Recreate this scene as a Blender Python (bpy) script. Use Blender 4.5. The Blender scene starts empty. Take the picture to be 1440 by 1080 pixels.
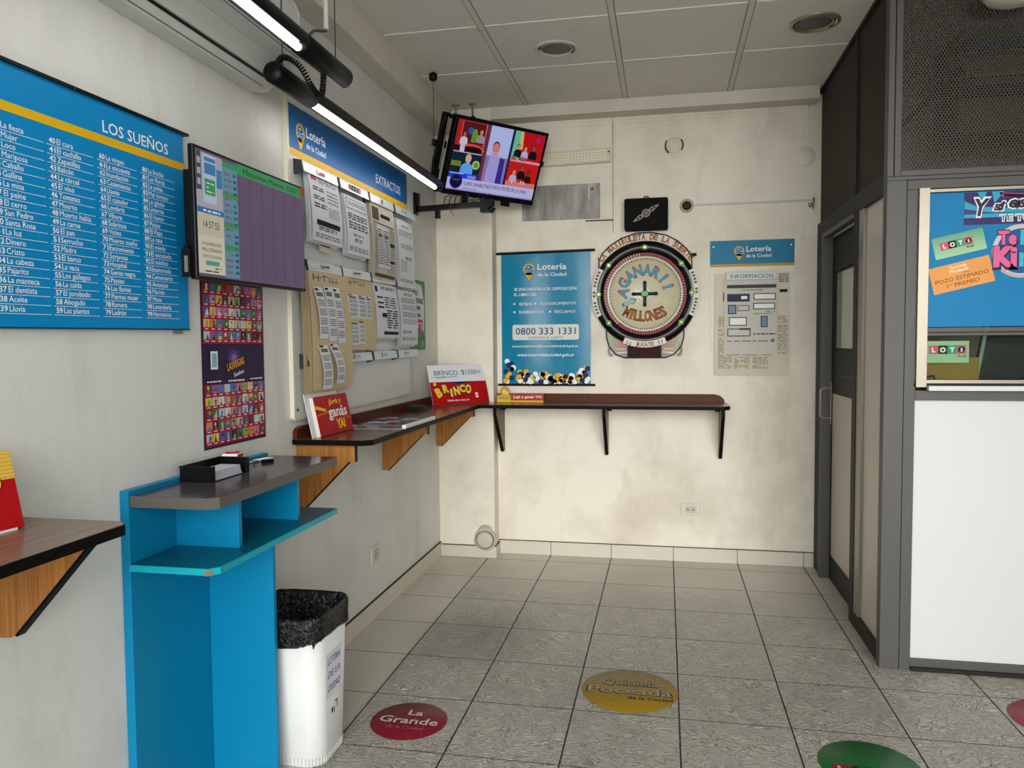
import bpy, bmesh, math, random
from mathutils import Matrix, Vector
random.seed(7)
SC = bpy.context.scene
COL = SC.collection
PI = math.pi

# ------------------------------------------------------------------ camera
CAM = Vector((1.231, -5.259, 1.510))
YAW, PITCH, ROLL = .1961, -.0507, -.0077
fwd = Vector((-math.sin(YAW)*math.cos(PITCH), math.cos(YAW)*math.cos(PITCH), math.sin(PITCH)))
rgt = Vector((math.cos(YAW), math.sin(YAW), 0)); up = rgt.cross(fwd)
r2 = rgt*math.cos(ROLL)+up*math.sin(ROLL); u2 = up*math.cos(ROLL)-rgt*math.sin(ROLL)
cd = bpy.data.cameras.new('camera'); cam = bpy.data.objects.new('camera', cd); COL.objects.link(cam)
cd.sensor_fit = 'HORIZONTAL'; cd.sensor_width = 36; cd.lens = 1085.34/1440*36; cd.clip_start = .02
m = Matrix.Identity(4)
for i in range(3):
    m[i][0] = r2[i]; m[i][1] = u2[i]; m[i][2] = -fwd[i]; m[i][3] = CAM[i]
cam.matrix_world = m
SC.camera = cam

# ------------------------------------------------------------------ view, world, daylight
vs = SC.view_settings
vs.view_transform = 'Standard'; vs.look = 'None'; vs.gamma = 1; vs.use_curve_mapping = False
vs.exposure = 1.2
wd = bpy.data.worlds.new('daylight'); SC.world = wd; wd.use_nodes = True
bg = wd.node_tree.nodes['Background']; bg.inputs[0].default_value = (.93, .97, 1, 1); bg.inputs[1].default_value = 1.4
# light portal over the open shop front (it guides the sky light in)
pl = bpy.data.lights.new('shopfront_daylight', 'AREA'); pl.shape = 'RECTANGLE'; pl.size = 4.7; pl.size_y = 3.1; pl.energy = 1
pl.cycles.is_portal = True
po = bpy.data.objects.new('shopfront_daylight', pl); COL.objects.link(po)
po.location = (1.97, -6.62, 1.57); po.rotation_euler = (PI/2, 0, 0)
# broad sun lamp added to brighten the back, standing for light off facades opposite
sl = bpy.data.lights.new('street_fill', 'SUN'); sl.energy = .95; sl.angle = math.radians(34); sl.color = (1, .97, .92)
so = bpy.data.objects.new('street_fill', sl); COL.objects.link(so); so.location = (4, -9, 4)
so.rotation_euler = Vector((-.16, 1, -.13)).to_track_quat('-Z', 'Y').to_euler()

# ------------------------------------------------------------------ materials
def lin(h):
    h = h.lstrip('#'); o = []
    for i in (0, 2, 4):
        c = int(h[i:i+2], 16)/255
        o.append(c/12.92 if c <= .04045 else ((c+.055)/1.055)**2.4)
    return (*o, 1)
MATS = {}
def mat(name, col, rough=.5, metal=0, emit=0, noise=0, nscale=20, bump=0, bscale=60, coat=0, spec=None):
    if name in MATS: return MATS[name]
    mt = bpy.data.materials.new(name); mt.use_nodes = True
    nt = mt.node_tree; b = nt.nodes['Principled BSDF']
    c = lin(col); b.inputs['Base Color'].default_value = c
    if emit and name[:3] in ('lit', 'tv_'): b.inputs['Base Color'].default_value = tuple(x*.12 for x in c[:3])+(1,)
    b.inputs['Roughness'].default_value = rough; b.inputs['Metallic'].default_value = metal
    if coat: b.inputs['Coat Weight'].default_value = coat
    if spec is None: spec = .18 if (not metal and not coat and rough > .15) else .5
    b.inputs['Specular IOR Level'].default_value = spec
    if emit:
        b.inputs['Emission Color'].default_value = c; b.inputs['Emission Strength'].default_value = emit
    if noise or bump:
        tc = nt.nodes.new('ShaderNodeTexCoord')
    if noise:
        n = nt.nodes.new('ShaderNodeTexNoise'); n.inputs['Scale'].default_value = nscale; n.inputs['Detail'].default_value = 4
        nt.links.new(tc.outputs['Object'], n.inputs['Vector'])
        mx = nt.nodes.new('ShaderNodeMix'); mx.data_type = 'RGBA'
        mx.inputs[6].default_value = tuple(x*(1-noise) for x in c[:3])+(1,); mx.inputs[7].default_value = tuple(min(1, x*(1+noise)) for x in c[:3])+(1,)
        nt.links.new(n.outputs['Fac'], mx.inputs[0]); nt.links.new(mx.outputs[2], b.inputs['Base Color'])
    if bump:
        n2 = nt.nodes.new('ShaderNodeTexNoise'); n2.inputs['Scale'].default_value = bscale; n2.inputs['Detail'].default_value = 3
        nt.links.new(tc.outputs['Object'], n2.inputs['Vector'])
        bp = nt.nodes.new('ShaderNodeBump'); bp.inputs['Strength'].default_value = bump; bp.inputs['Distance'].default_value = .01
        nt.links.new(n2.outputs['Fac'], bp.inputs['Height']); nt.links.new(bp.outputs[0], b.inputs['Normal'])
    MATS[name] = mt
    return mt

class NT:
    """tiny node-graph helper"""
    def __init__(s, name):
        s.m = bpy.data.materials.new(name); s.m.use_nodes = True; s.t = s.m.node_tree; s.b = s.t.nodes['Principled BSDF']
        MATS[name] = s.m
    def n(s, kind, ins=None, **kw):
        nd = s.t.nodes.new(kind)
        for k, v in kw.items(): setattr(nd, k, v)
        for k, v in (ins or {}).items():
            if isinstance(v, bpy.types.NodeSocket): s.t.links.new(v, nd.inputs[k])
            else: nd.inputs[k].default_value = v
        return nd
    def math(s, op, a, b=0.0, c=None):
        nd = s.n('ShaderNodeMath', {0: a, 1: b}, operation=op)
        if c is not None:
            nd.inputs[2].default_value = c
        return nd.outputs[0]
    def mix(s, f, a, b):
        nd = s.n('ShaderNodeMix', {0: f, 6: a, 7: b}, data_type='RGBA')
        return nd.outputs[2]
    def ramp(s, f, lo, hi):
        nd = s.n('ShaderNodeMapRange', {0: f, 1: lo, 2: hi}, clamp=True); return nd.outputs[0]
    def set(s, k, v):
        if isinstance(v, bpy.types.NodeSocket): s.t.links.new(v, s.b.inputs[k])
        else: s.b.inputs[k].default_value = v

def wall_material(name, base, dirty, dirt=.5):
    g = NT(name)
    geo = g.n('ShaderNodeNewGeometry'); pos = geo.outputs['Position']
    big = g.n('ShaderNodeTexNoise', {'Vector': pos, 'Scale': 1.7, 'Detail': 5.0, 'Roughness': .6}).outputs['Fac']
    mp = g.n('ShaderNodeMapping', {'Vector': pos, 'Scale': (5, 5, 1.2)})
    streak = g.n('ShaderNodeTexNoise', {'Vector': mp.outputs[0], 'Scale': 1.3, 'Detail': 6.0, 'Roughness': .65}).outputs['Fac']
    scuff = g.n('ShaderNodeTexNoise', {'Vector': pos, 'Scale': 14.0, 'Detail': 8.0, 'Roughness': .75}).outputs['Fac']
    f1 = g.math('MULTIPLY', g.ramp(big, .45, .75), .55*dirt)
    f2 = g.math('MULTIPLY', g.ramp(streak, .55, .8), .32*dirt)
    f3 = g.math('MULTIPLY', g.ramp(scuff, .66, .8), .9*dirt)
    f = g.math('MINIMUM', g.math('ADD', g.math('ADD', f1, f2), f3), 1.0)
    g.set('Base Color', g.mix(f, lin(base), lin(dirty)))
    g.set('Roughness', .55)
    bn = g.n('ShaderNodeTexNoise', {'Vector': pos, 'Scale': 30.0, 'Detail': 4.0}).outputs['Fac']
    bp = g.n('ShaderNodeBump', {'Strength': .12, 'Distance': .01, 'Height': bn}); g.set('Normal', bp.outputs[0])
    return g.m
M_WL = wall_material('painted_plaster_left', '#dbdad4', '#a29d91', .8)
M_WB = wall_material('painted_plaster_back', '#ebe4d4', '#a99c85', .95)
M_BEAM = wall_material('painted_beam', '#d3cdbf', '#a29b8b', .6)
M_CEIL = wall_material('ceiling_board', '#e2dfd4', '#c6c2b6', .6)

def floor_material():
    g = NT('ceramic_floor_tile'); T = .43
    pos = g.n('ShaderNodeNewGeometry').outputs['Position']
    sp = g.n('ShaderNodeSeparateXYZ', {0: pos}); x, y = sp.outputs[0], sp.outputs[1]
    def edge(c, w):
        fr = g.math('FRACT', g.math('ADD', g.math('DIVIDE', c, T), 20.0))
        d = g.math('SUBTRACT', .5, g.math('ABSOLUTE', g.math('SUBTRACT', fr, .5)))
        return g.math('LESS_THAN', d, w/T)
    gx = edge(x, .0032); gy = edge(y, .0026)
    # per-tile value
    fx = g.math('FLOOR', g.math('DIVIDE', x, T)); fy = g.math('FLOOR', g.math('DIVIDE', y, T))
    cid = g.n('ShaderNodeCombineXYZ', {0: fx, 1: fy})
    wn = g.n('ShaderNodeTexWhiteNoise', {'Vector': cid.outputs[0]}); 
    off = g.n('ShaderNodeVectorMath', {0: wn.outputs['Color'], 1: (9, 9, 9)}, operation='MULTIPLY')
    pv = g.n('ShaderNodeVectorMath', {0: pos, 1: off.outputs[0]}, operation='ADD').outputs[0]
    warp = g.n('ShaderNodeTexNoise', {'Vector': pv, 'Scale': 5.0, 'Detail': 2.0})
    w2 = g.n('ShaderNodeVectorMath', {0: warp.outputs['Color'], 1: (.22, .22, 0)}, operation='MULTIPLY').outputs[0]
    pw = g.n('ShaderNodeVectorMath', {0: pv, 1: w2}, operation='ADD').outputs[0]
    mp = g.n('ShaderNodeMapping', {'Vector': pw, 'Rotation': (0, 0, .75), 'Scale': (15, 40, 1)}).outputs[0]
    rid = g.n('ShaderNodeTexNoise', {'Vector': mp, 'Scale': 1.7, 'Detail': 2.0, 'Roughness': .5}).outputs['Fac']
    rid = g.math('ABSOLUTE', g.math('SUBTRACT', rid, .5))
    rid = g.math('SUBTRACT', 1.0, g.ramp(rid, .012, .085))
    # relief fades on the plain cut tiles at left and towards the back
    rel = g.math('MULTIPLY', g.ramp(x, -.02, .02), g.ramp(g.math('MULTIPLY', y, -1.0), .35, 1.7))
    rel = g.math('ADD', g.math('MULTIPLY', rel, .92), .03)
    stain = g.n('ShaderNodeTexNoise', {'Vector': pos, 'Scale': 1.3, 'Detail': 4.0}).outputs['Fac']
    # worn dirty patch
    dx = g.math('SUBTRACT', x, .30); dy = g.math('MULTIPLY', g.math('ADD', y, 1.38), .75)
    dd = g.math('SQRT', g.math('ADD', g.math('MULTIPLY', dx, dx), g.math('MULTIPLY', dy, dy)))
    patch = g.math('MULTIPLY', g.ramp(g.math('ADD', dd, g.math('MULTIPLY', stain, .2)), .5, .1), .62)
    base = g.mix(g.ramp(stain, .35, .75), lin('#d6d1c6'), lin('#c0baae'))
    tv = g.math('MULTIPLY', wn.outputs['Value'], .12)
    base = g.mix(tv, base, lin('#a8a397'))
    base = g.mix(g.math('MULTIPLY', g.math('SUBTRACT', 1.0, rid), g.math('MULTIPLY', rel, .5)), base, lin('#969083'))  # painted highlight: ridges stay lighter, the ground between them is darkened
    base = g.mix(patch, base, lin('#5f574d'))
    base = g.mix(gx, base, lin('#3a322b')); base = g.mix(gy, base, lin('#5a5148'))
    g.set('Base Color', base)
    gr = g.math('MAXIMUM', gx, gy)
    g.set('Roughness', g.mix(gr, (.38, .38, .38, 1), (.9, .9, .9, 1)))
    h = g.math('SUBTRACT', g.math('MULTIPLY', rid, rel), g.math('MULTIPLY', gr, .8))
    bp = g.n('ShaderNodeBump', {'Strength': 1.0, 'Distance': .016, 'Height': h}); g.set('Normal', bp.outputs[0])
    return g.m
M_FLOOR = floor_material()

def wood_material(name, c1, c2, scale=(60, 60, 4), rough=.45, spec=.22):
    g = NT(name)
    tc = g.n('ShaderNodeTexCoord').outputs['Object']
    mp = g.n('ShaderNodeMapping', {'Vector': tc, 'Scale': scale}).outputs[0]
    n = g.n('ShaderNodeTexNoise', {'Vector': mp, 'Scale': 1.5, 'Detail': 6.0, 'Roughness': .6}).outputs['Fac']
    g.set('Base Color', g.mix(g.ramp(n, .3, .7), lin(c1), lin(c2))); g.set('Roughness', rough); g.set('Specular IOR Level', spec)
    return g.m
M_OAK = wood_material('oak_laminate', '#8a5526', '#b77d3f', (70, 70, 3))
M_TOP = wood_material('brown_laminate_top', '#5a3d2a', '#6e4c36', (30, 3, 30), .2)
M_MAHOG = wood_material('mahogany_backboard', '#45200f', '#5c2c18', (30, 3, 30), .3, .1)

W_ = lambda: mat('white_plastic', '#e6e5e0', .4)
BLK = lambda: mat('black_plastic', '#0c0c0d', .35)

# ------------------------------------------------------------------ mesh builder
class MB:
    """collects faces in a local frame: x = right, z = up, y = away from the viewer"""
    def __init__(s, off=(0, 0, 0)):
        s.v = []; s.f = []; s.mi = []; s.sm = []; s.ms = []; s.off = off
    def mid(s, mt):
        if mt not in s.ms: s.ms.append(mt)
        return s.ms.index(mt)
    def face(s, pts, mt, smooth=False):
        b = len(s.v); s.v += [tuple(p) for p in pts]; s.f.append(list(range(b, b+len(pts)))); s.mi.append(s.mid(mt)); s.sm.append(smooth)
    def grid(s, P, mt, smooth=True, cu=False, cv=False):
        nu, nv = len(P), len(P[0]); b = len(s.v)
        for r in P: s.v += [tuple(p) for p in r]
        k = s.mid(mt)
        for i in range(nu if cu else nu-1):
            for j in range(nv if cv else nv-1):
                i2, j2 = (i+1) % nu, (j+1) % nv
                s.f.append([b+i*nv+j, b+i2*nv+j, b+i2*nv+j2, b+i*nv+j2]); s.mi.append(k); s.sm.append(smooth)
    def box(s, x0, y0, z0, x1, y1, z1, mt):
        x0, x1 = min(x0, x1), max(x0, x1); y0, y1 = min(y0, y1), max(y0, y1); z0, z1 = min(z0, z1), max(z0, z1)
        b = len(s.v)
        s.v += [(x0, y0, z0), (x1, y0, z0), (x1, y1, z0), (x0, y1, z0), (x0, y0, z1), (x1, y0, z1), (x1, y1, z1), (x0, y1, z1)]
        k = s.mid(mt)
        for q in ((3, 2, 1, 0), (4, 5, 6, 7), (0, 1, 5, 4), (1, 2, 6, 5), (2, 3, 7, 6), (3, 0, 4, 7)):
            s.f.append([b+i for i in q]); s.mi.append(k); s.sm.append(False)
        return s
    def fbox(s, u0, v0, u1, v1, n0, n1, mt): return s.box(u0, -n1, v0, u1, -n0, v1, mt)
    def prism(s, poly, axis, a, b, mt, smooth=False):
        """poly: 2D points; axis 'x' -> (y,z), 'y' -> (x,z), 'z' -> (x,y)"""
        def P(p, t):
            return {'x': (t, p[0], p[1]), 'y': (p[0], t, p[1]), 'z': (p[0], p[1], t)}[axis]
        A = [P(p, a) for p in poly]; B = [P(p, b) for p in poly]; n = len(poly)
        s.face(A[::-1], mt); s.face(B, mt)
        s.grid([[A[i], B[i]] for i in range(n)], mt, smooth, cu=True)
        return s
    def tube(s, path, r, mt, n=10, closed=False, caps=True):
        path = [Vector(p) for p in path]; rings = []; N = len(path); prev = None
        rr = r if isinstance(r, (list, tuple)) else [r]*N
        for i, p in enumerate(path):
            if closed: d = path[(i+1) % N]-path[i-1]
            else: d = path[min(i+1, N-1)]-path[max(i-1, 0)]
            d.normalize()
            if prev is None:
                a = Vector((0, 0, 1)) if abs(d.z) < .9 else Vector((1, 0, 0)); e1 = d.cross(a).normalized()
            else:
                e1 = (prev-d*prev.dot(d)).normalized()
            prev = e1; e2 = d.cross(e1)
            rings.append([p+(e1*math.cos(2*PI*k/n)+e2*math.sin(2*PI*k/n))*rr[i] for k in range(n)])
        s.grid(rings, mt, True, cu=closed, cv=True)
        if caps and not closed:
            s.face(rings[0][::-1], mt); s.face(rings[-1], mt)
        return s
    def lathe(s, prof, mt, c=(0, 0, 0), axis='z', n=32, a0=0, a1=2*PI):
        """prof: (radius, height) pairs round an axis through c"""
        full = abs(a1-a0-2*PI) < 1e-6; rows = []
        for k in range(n if full else n+1):
            t = a0+(a1-a0)*k/n; row = []
            for r, h in prof:
                q = (r*math.cos(t), r*math.sin(t), h)
                if axis == 'y': q = (q[0], -q[2], q[1])     # height comes towards the viewer
                if axis == 'x': q = (q[2], q[0], q[1])
                row.append((c[0]+q[0], c[1]+q[1], c[2]+q[2]))
            rows.append(row)
        s.grid(rows, mt, True, cu=full)
        return s
    # ---- flat printing, lay = layer number
    def Y(s, lay): return -.0007*lay
    def rect(s, u0, v0, u1, v1, mt, lay=1, n=0):
        y = s.Y(lay)-n; s.face([(u0, y, v0), (u1, y, v0), (u1, y, v1), (u0, y, v1)], mt)
    def poly(s, pts, mt, lay=1, n=0):
        y = s.Y(lay)-n; s.face([(p[0], y, p[1]) for p in pts], mt)
    def disc(s, u, v, r, mt, lay=1, n=0, k=20, ry=None):
        ry = ry or r; s.poly([(u+r*math.cos(2*PI*i/k), v+ry*math.sin(2*PI*i/k)) for i in range(k)], mt, lay, n)
    def ring(s, u, v, r0, r1, mt, lay=1, n=0, k=32, a0=0., a1=2*PI):
        y = s.Y(lay)-n; b = len(s.v); kk = s.mid(mt)
        for i in range(k+1):
            t = a0+(a1-a0)*i/k
            s.v += [(u+r0*math.cos(t), y, v+r0*math.sin(t)), (u+r1*math.cos(t), y, v+r1*math.sin(t))]
        for i in range(k):
            q = b+2*i; s.f.append([q, q+1, q+3, q+2]); s.mi.append(kk); s.sm.append(False)
    def line(s, p, q, w, mt, lay=1, n=0):
        d = (Vector(q)-Vector(p)); d.normalize(); e = Vector((-d.y, d.x))*w/2
        s.poly([Vector(p)-e, Vector(q)-e, Vector(q)+e, Vector(p)+e], mt, lay, n)
    def text(s, t, u, v, h, mt, lay=2, align='l', w=None, bold=0, rot=0, shear=0, n=0, maxw=None):
        """h = capital height; w = forced width; (u, v) = baseline point"""
        vs_, fs_, x0, x1, cap = glyphs(t, bold, shear)
        if not fs_: return
        sy = h/cap; sx = sy
        if w: sx = w/(x1-x0)
        if maxw and (x1-x0)*sx > maxw: sx = maxw/(x1-x0)
        W = (x1-x0)*sx; du = {'l': 0, 'c': -W/2, 'r': -W}[align]
        y = s.Y(lay)-n; b = len(s.v); k = s.mid(mt); c_, s_ = math.cos(rot), math.sin(rot)
        for p in vs_:
            a = (p[0]-x0)*sx+du; z = p[1]*sy
            s.v.append((u+a*c_-z*s_, y, v+a*s_+z*c_))
        for f in fs_:
            s.f.append([b+i for i in f]); s.mi.append(k); s.sm.append(False)
    def arc_text(s, t, cu, cv, r, a_mid, span, h, mt, lay=2, inward=False, bold=0, wk=.8, n=0):
        """characters spread over an arc, centred on angle a_mid"""
        N = len(t)
        for i, ch in enumerate(t):
            if ch == ' ': continue
            f = (i+.5)/N-.5
            a = a_mid-f*span if not inward else a_mid+f*span
            rot = a-PI/2 if not inward else a+PI/2
            cw = r*span/N*wk
            rr = r if not inward else r
            px = cu+rr*math.cos(a); pz = cv+rr*math.sin(a)
            s.text(ch, px, pz, h, mt, lay, 'c', w=cw if ch not in "!¡I1.'" else cw*.45, rot=rot, bold=bold, n=n)
    def scribble(s, u0, v0, u1, v1, rows, mt, lay=2, fill=.62, n=0, dash=None, seed=0):
        """rows of small printed dashes (print too small to read)"""
        rnd = random.Random(seed*31+rows); H = (v1-v0)/rows
        for i in range(rows):
            v = v1-(i+.8)*H; u = u0
            while u < u1:
                L = (dash or (u1-u0)*.16)*rnd.uniform(.4, 1.3); e = min(u+L, u1)
                if e-u > .001 and rnd.random() < .92: s.rect(u, v, e, v+H*fill, mt, lay, n)
                u = e+(dash or (u1-u0)*.16)*rnd.uniform(.12, .3)
    def xform(s, M):
        s.v = [tuple(M @ Vector(p)) for p in s.v]; return s

_G = {}
def glyphs(t, bold=0, shear=0):
    if 'M' in t and bold < .03: bold = 0
    key = (t, bold, shear)
    if key in _G: return _G[key]
    cu = bpy.data.curves.new('t', 'FONT'); cu.body = t; cu.resolution_u = 2; cu.fill_mode = 'FRONT' if False else 'BOTH'
    cu.offset = bold; cu.shear = shear; cu.size = 1
    o = bpy.data.objects.new('t', cu)
    me = bpy.data.meshes.new_from_object(o)
    vs_ = [(v.co.x, v.co.y) for v in me.vertices]; fs_ = [list(p.vertices) for p in me.polygons]
    bpy.data.objects.remove(o); bpy.data.curves.remove(cu); bpy.data.meshes.remove(me)
    xs = [p[0] for p in vs_] or [0, 1]
    _G[key] = (vs_, fs_, min(xs), max(xs), .729)
    return _G[key]

def obj(name, mb, parent=None, bevel=0, loc=None, rot=None, weld=True):
    me = bpy.data.meshes.new(name)
    ox, oy, oz = mb.off
    me.from_pydata([(a-ox, b-oy, c-oz) for a, b, c in mb.v], [], mb.f)
    for mt in mb.ms: me.materials.append(mt)
    me.polygons.foreach_set('material_index', mb.mi); me.polygons.foreach_set('use_smooth', mb.sm)
    me.update()
    o = bpy.data.objects.new(name, me); COL.objects.link(o)
    if parent: o.parent = parent
    if loc is not None: o.location = loc
    if rot is not None: o.rotation_euler = rot
    if bevel:
        bv = o.modifiers.new('bevel', 'BEVEL'); bv.width = bevel; bv.segments = 2; bv.limit_method = 'ANGLE'; bv.angle_limit = .7
    return o
def tag(o, label, cat, group=None):
    o['label'] = label; o['category'] = cat
    if group: o['group'] = group
    return o
def thing(name, label, cat, loc=(0, 0, 0), rot=(0, 0, 0), group=None):
    o = bpy.data.objects.new(name, None); o.empty_display_size = .05; COL.objects.link(o)
    o.location = loc; o.rotation_euler = rot
    return tag(o, label, cat, group)
def struct(name, mb, parent=None, bevel=0):
    o = obj(name, mb, parent, bevel)
    if not parent: o['kind'] = 'structure'
    return o
def plabel(o, t): o['label'] = t; return o
FACE_LEFT = (0, 0, PI/2)      # hangs on the left wall, faces +x
BLUE = mat('lottery_blue', '#0586c4', .4)
GOLD = mat('lottery_gold', '#e2b011', .4)
INK_W = mat('white_print', '#eef2f2', .5)
INK_K = mat('black_print', '#1b1b1d', .6)
INK_G = mat('grey_print', '#6d6c6a', .6)
INK_B = mat('blue_print', '#1d6ea5', .5)
NAVY = mat('navy_print', '#16225a', .5)
RED = mat('red_print', '#c41a20', .4)
YEL = mat('yellow_print', '#f1c62a', .45)
PAPER = mat('white_paper', '#dcdde2', .7)
CREAM = mat('cream_paper', '#cfc8b6', .7)
KRAFT = mat('manila_card', '#cdb994', .7)
GREY_M = mat('grey_aluminium', '#514f4c', .5, .15, noise=.06, nscale=8)
DARK_M = mat('dark_aluminium', '#292724', .55, 0, noise=.06, nscale=8)
STEEL = mat('bright_aluminium', '#928b7e', .35, .6)
BLACK = BLK(); WHITE = W_()

def logo_pin(mb, u, v, h, lay=2, blue=BLUE, k=1.0):
    """gold map-pin ring with white specks inside; v = centre of the round part"""
    r = h*.36
    mb.ring(u, v, r*.74, r, GOLD, lay, k=24)
    mb.poly([(u-r*.80, v-r*.62), (u+r*.80, v-r*.62), (u+r*.10, v-r*1.78), (u-r*.10, v-r*1.78)], GOLD, lay)
    mb.disc(u, v, r*.74, INK_B, lay, k=20)
    rnd = random.Random(3)
    for i in range(11):
        a = rnd.uniform(0, 6.28); q = r*.58*math.sqrt(rnd.random())
        mb.disc(u+q*math.cos(a), v+q*math.sin(a), r*.10, INK_W, lay+1, k=6)
def logo_full(mb, u, v, h, lay=2, tw=1.0):
    """pin + 'Lotería / de la Ciudad'; (u, v) = left middle"""
    logo_pin(mb, u+h*.36, v+h*.10, h, lay)
    mb.text('Lotería', u+h*.85, v+h*.06, h*.40, INK_W, lay, w=h*1.75*tw, bold=.012)
    mb.text('de la Ciudad', u+h*.85, v-h*.36, h*.24, INK_W, lay, w=h*1.75*tw, bold=.01)

#=========================================================================================
# SETTING
#=========================================================================================
XL, YB, H = -.36, .175, 3.15
XR, YF = 2.215, -1.49           # corner of the glazed booth
XE, YO = 4.3, -6.6              # far right wall, open shop front
struct('floor', MB().box(XL-.2, YO, -.1, XE+.2, YB+.2, 0, M_FLOOR))
struct('ground', MB().box(-14, -40, -.2, 16, YO, -.06, mat('pavement', '#d0cec8', .8, noise=.1, nscale=3)))
cg = MB(); cg.box(XL-.2, YO, H, XE+.2, YB+.2, H+.12, M_CEIL)
TB = mat('ceiling_tee_bar', '#dcd9ce', .6); TB2 = mat('ceiling_row_strip', '#efece2', .5); TBG = mat('ceiling_gap', '#8d897f', .8)
for i in range(0, 7):
    x = .295+.672*i
    cg.box(x-.014, YO, H-.004, x+.014, .03, H+.01, TB); cg.box(x-.019, YO, H-.001, x-.014, .03, H+.01, TBG); cg.box(x+.014, YO, H-.001, x+.019, .03, H+.01, TBG)
for j in range(0, 9):
    y = -.655-.6455*j
    for i in range(-1, 6):
        x0 = .295+.672*i+.02 if i >= 0 else -.235; x1 = .295+.672*(i+1)-.02
        cg.box(x0, y-.005, H-.003, x1, y+.005, H+.01, TB2); cg.box(x0, y+.005, H-.001, x1, y+.009, H+.01, TBG)
struct('ceiling', cg)
struct('wall_left', MB().box(XL-.15, YO, 0, XL, YB+.15, H, M_WL))
struct('wall_back', MB().box(XL, YB, 0, XE, YB+.15, H, M_WB))
struct('wall_right', MB().box(XE, YO, 0, XE+.15, YB+.15, H, M_WL))
struct('wall_corner', MB().box(XL, .035, 0, .046, YB, H, M_WB), bevel=.004)          # pillar in the corner
struct('trim_1', MB().box(XL, YO, 2.98, -.235, .035, H, M_BEAM), bevel=.004)          # soffit along the left wall
struct('trim_2', MB().box(.046, .03, 3.066, XR-.02, YB, H, M_BEAM), bevel=.003)       # beam along the back wall
# raised panel moulding on the back wall
tr = MB()
for (x0, z0, x1, z1) in ((.046, 3.022, .872, 3.03), (.895, 3.022, 2.10, 3.03), (2.10, 2.78, 2.112, 3.03), (2.15, 2.78, 2.158, 3.066), (.046, 3.05, 2.2, 3.066)):
    tr.box(x0, YB-.006, z0, x1, YB+.001, z1, M_WB)
struct('trim_3', tr)
# skirting of floor tiles set on edge, with dark grout lines
SK = mat('skirting_tile', '#d2cbbd', .35, noise=.06, nscale=5); GROUT = mat('skirting_grout', '#544a40', .9)
def skirt(name, segs):
    mb = MB()
    for s in segs: mb.box(*s, SK)
    return mb
sb = MB()
xs = [.046, .43, .86, 1.29, 1.72, 2.15, XR]
for a_, b_ in zip(xs, xs[1:]): sb.box(a_+.002, YB-.014, .0, b_-.002, YB, .094, SK)
sb.box(.046, YB-.012, .0, XR, YB, .098, GROUT)
struct('baseboard_back', sb)
sb = MB(); ys = [.035, -.38, -.81, -1.24, -1.67, -2.10, -2.42]
for a_, b_ in zip(ys, ys[1:]): sb.box(XL, b_+.002, 0, XL+.014, a_-.002, .094, SK)
sb.box(XL, -2.42, 0, XL+.012, .035, .099, GROUT)
struct('baseboard_left', sb)
sb = MB(); sb.box(XL+.014, .021, 0, .06, .035, .080, SK); sb.box(.046, .035, 0, .06, YB-.014, .082, SK); sb.box(XL+.014, .023, 0, .058, .034, .085, GROUT); sb.box(.046, .034, 0, .058, YB-.014, .085, GROUT)
struct('baseboard_corner', sb)

#----------------------------------------------------------------------------------------- booth partition
PANEL_W = mat('white_melamine', '#dadbd9', .35); PANEL_G = mat('greyish_panel', '#cfc6b8', .3)
pb = MB()
# side wall (x = XR): frame members
D = .055
pb.box(XR, -.04, 0, XR+D, YB, 2.19, DARK_M)                      # dark member by the back wall
pb.box(XR-.012, -.075, 0, XR+.05, -.042, 2.2, GREY_M)             # protruding jamb of the door
pb.box(XR, -.925, 0, XR+D, -.84, 2.2, DARK_M)                    # post between door and panel
pb.box(XR+.004, -1.025, .075, XR+.02, -.925, 2.2, STEEL)          # light glazing bead
pb.box(XR, -1.425, 0, XR+D, -.925, .075, DARK_M)                  # bottom rail
pb.box(XR, -1.445, 0, XR+D, -1.425, 2.19, DARK_M)
pb.box(XR, -1.445, 2.19, XR+D, YB, 2.285, DARK_M)                 # header over door and panel
pb.box(XR-.012, -.84, 2.165, XR+.03, -.075, 2.192, GREY_M)
# corner post and front frame (y = YF)
pb.box(XR-.008, YF, 0, XR+.075, YF+.06, 2.2315, GREY_M)
pb.box(XR+.078, YF+.004, 0, XR+.125, YF+.06, 2.19, GREY_M)
pb.box(XR-.008, YF, 2.25, XR+.018, YF+.06, H, GREY_M); pb.box(XR+.022, YF+.003, 2.25, XR+.05, YF+.06, H, GREY_M)
pb.box(XR-.008, YF, 2.232, XE, YF+.06, 2.249, GREY_M); pb.box(XR+.0505, YF+.003, 2.251, XE, YF+.06, 2.276, GREY_M)
pb.box(XR+.078, YF+.004, 2.1905, XE, YF+.06, 2.231, GREY_M)
pb.box(XR+.125, YF+.004, 0, XE, YF+.05, .052, GREY_M)             # bottom rail
pb.box(XR+.125, YF-.012, 0, XE, YF+.004, .018, DARK_M)
pb.box(XR+.125, YF+.004, 1.245, XE, YF+.05, 1.29, GREY_M)
pb.box(3.55, YF, 0, 3.62, YF+.06, H, GREY_M)
part = struct('wall_booth', pb, bevel=.0015)
obj('side_panel', MB().box(XR+.02, -1.425, .075, XR+.03, -1.025, 2.19, PANEL_G), part)
obj('lower_panel', MB().box(XR+.125, YF+.022, .05, XE, YF+.04, 1.247, PANEL_W), part)
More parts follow.
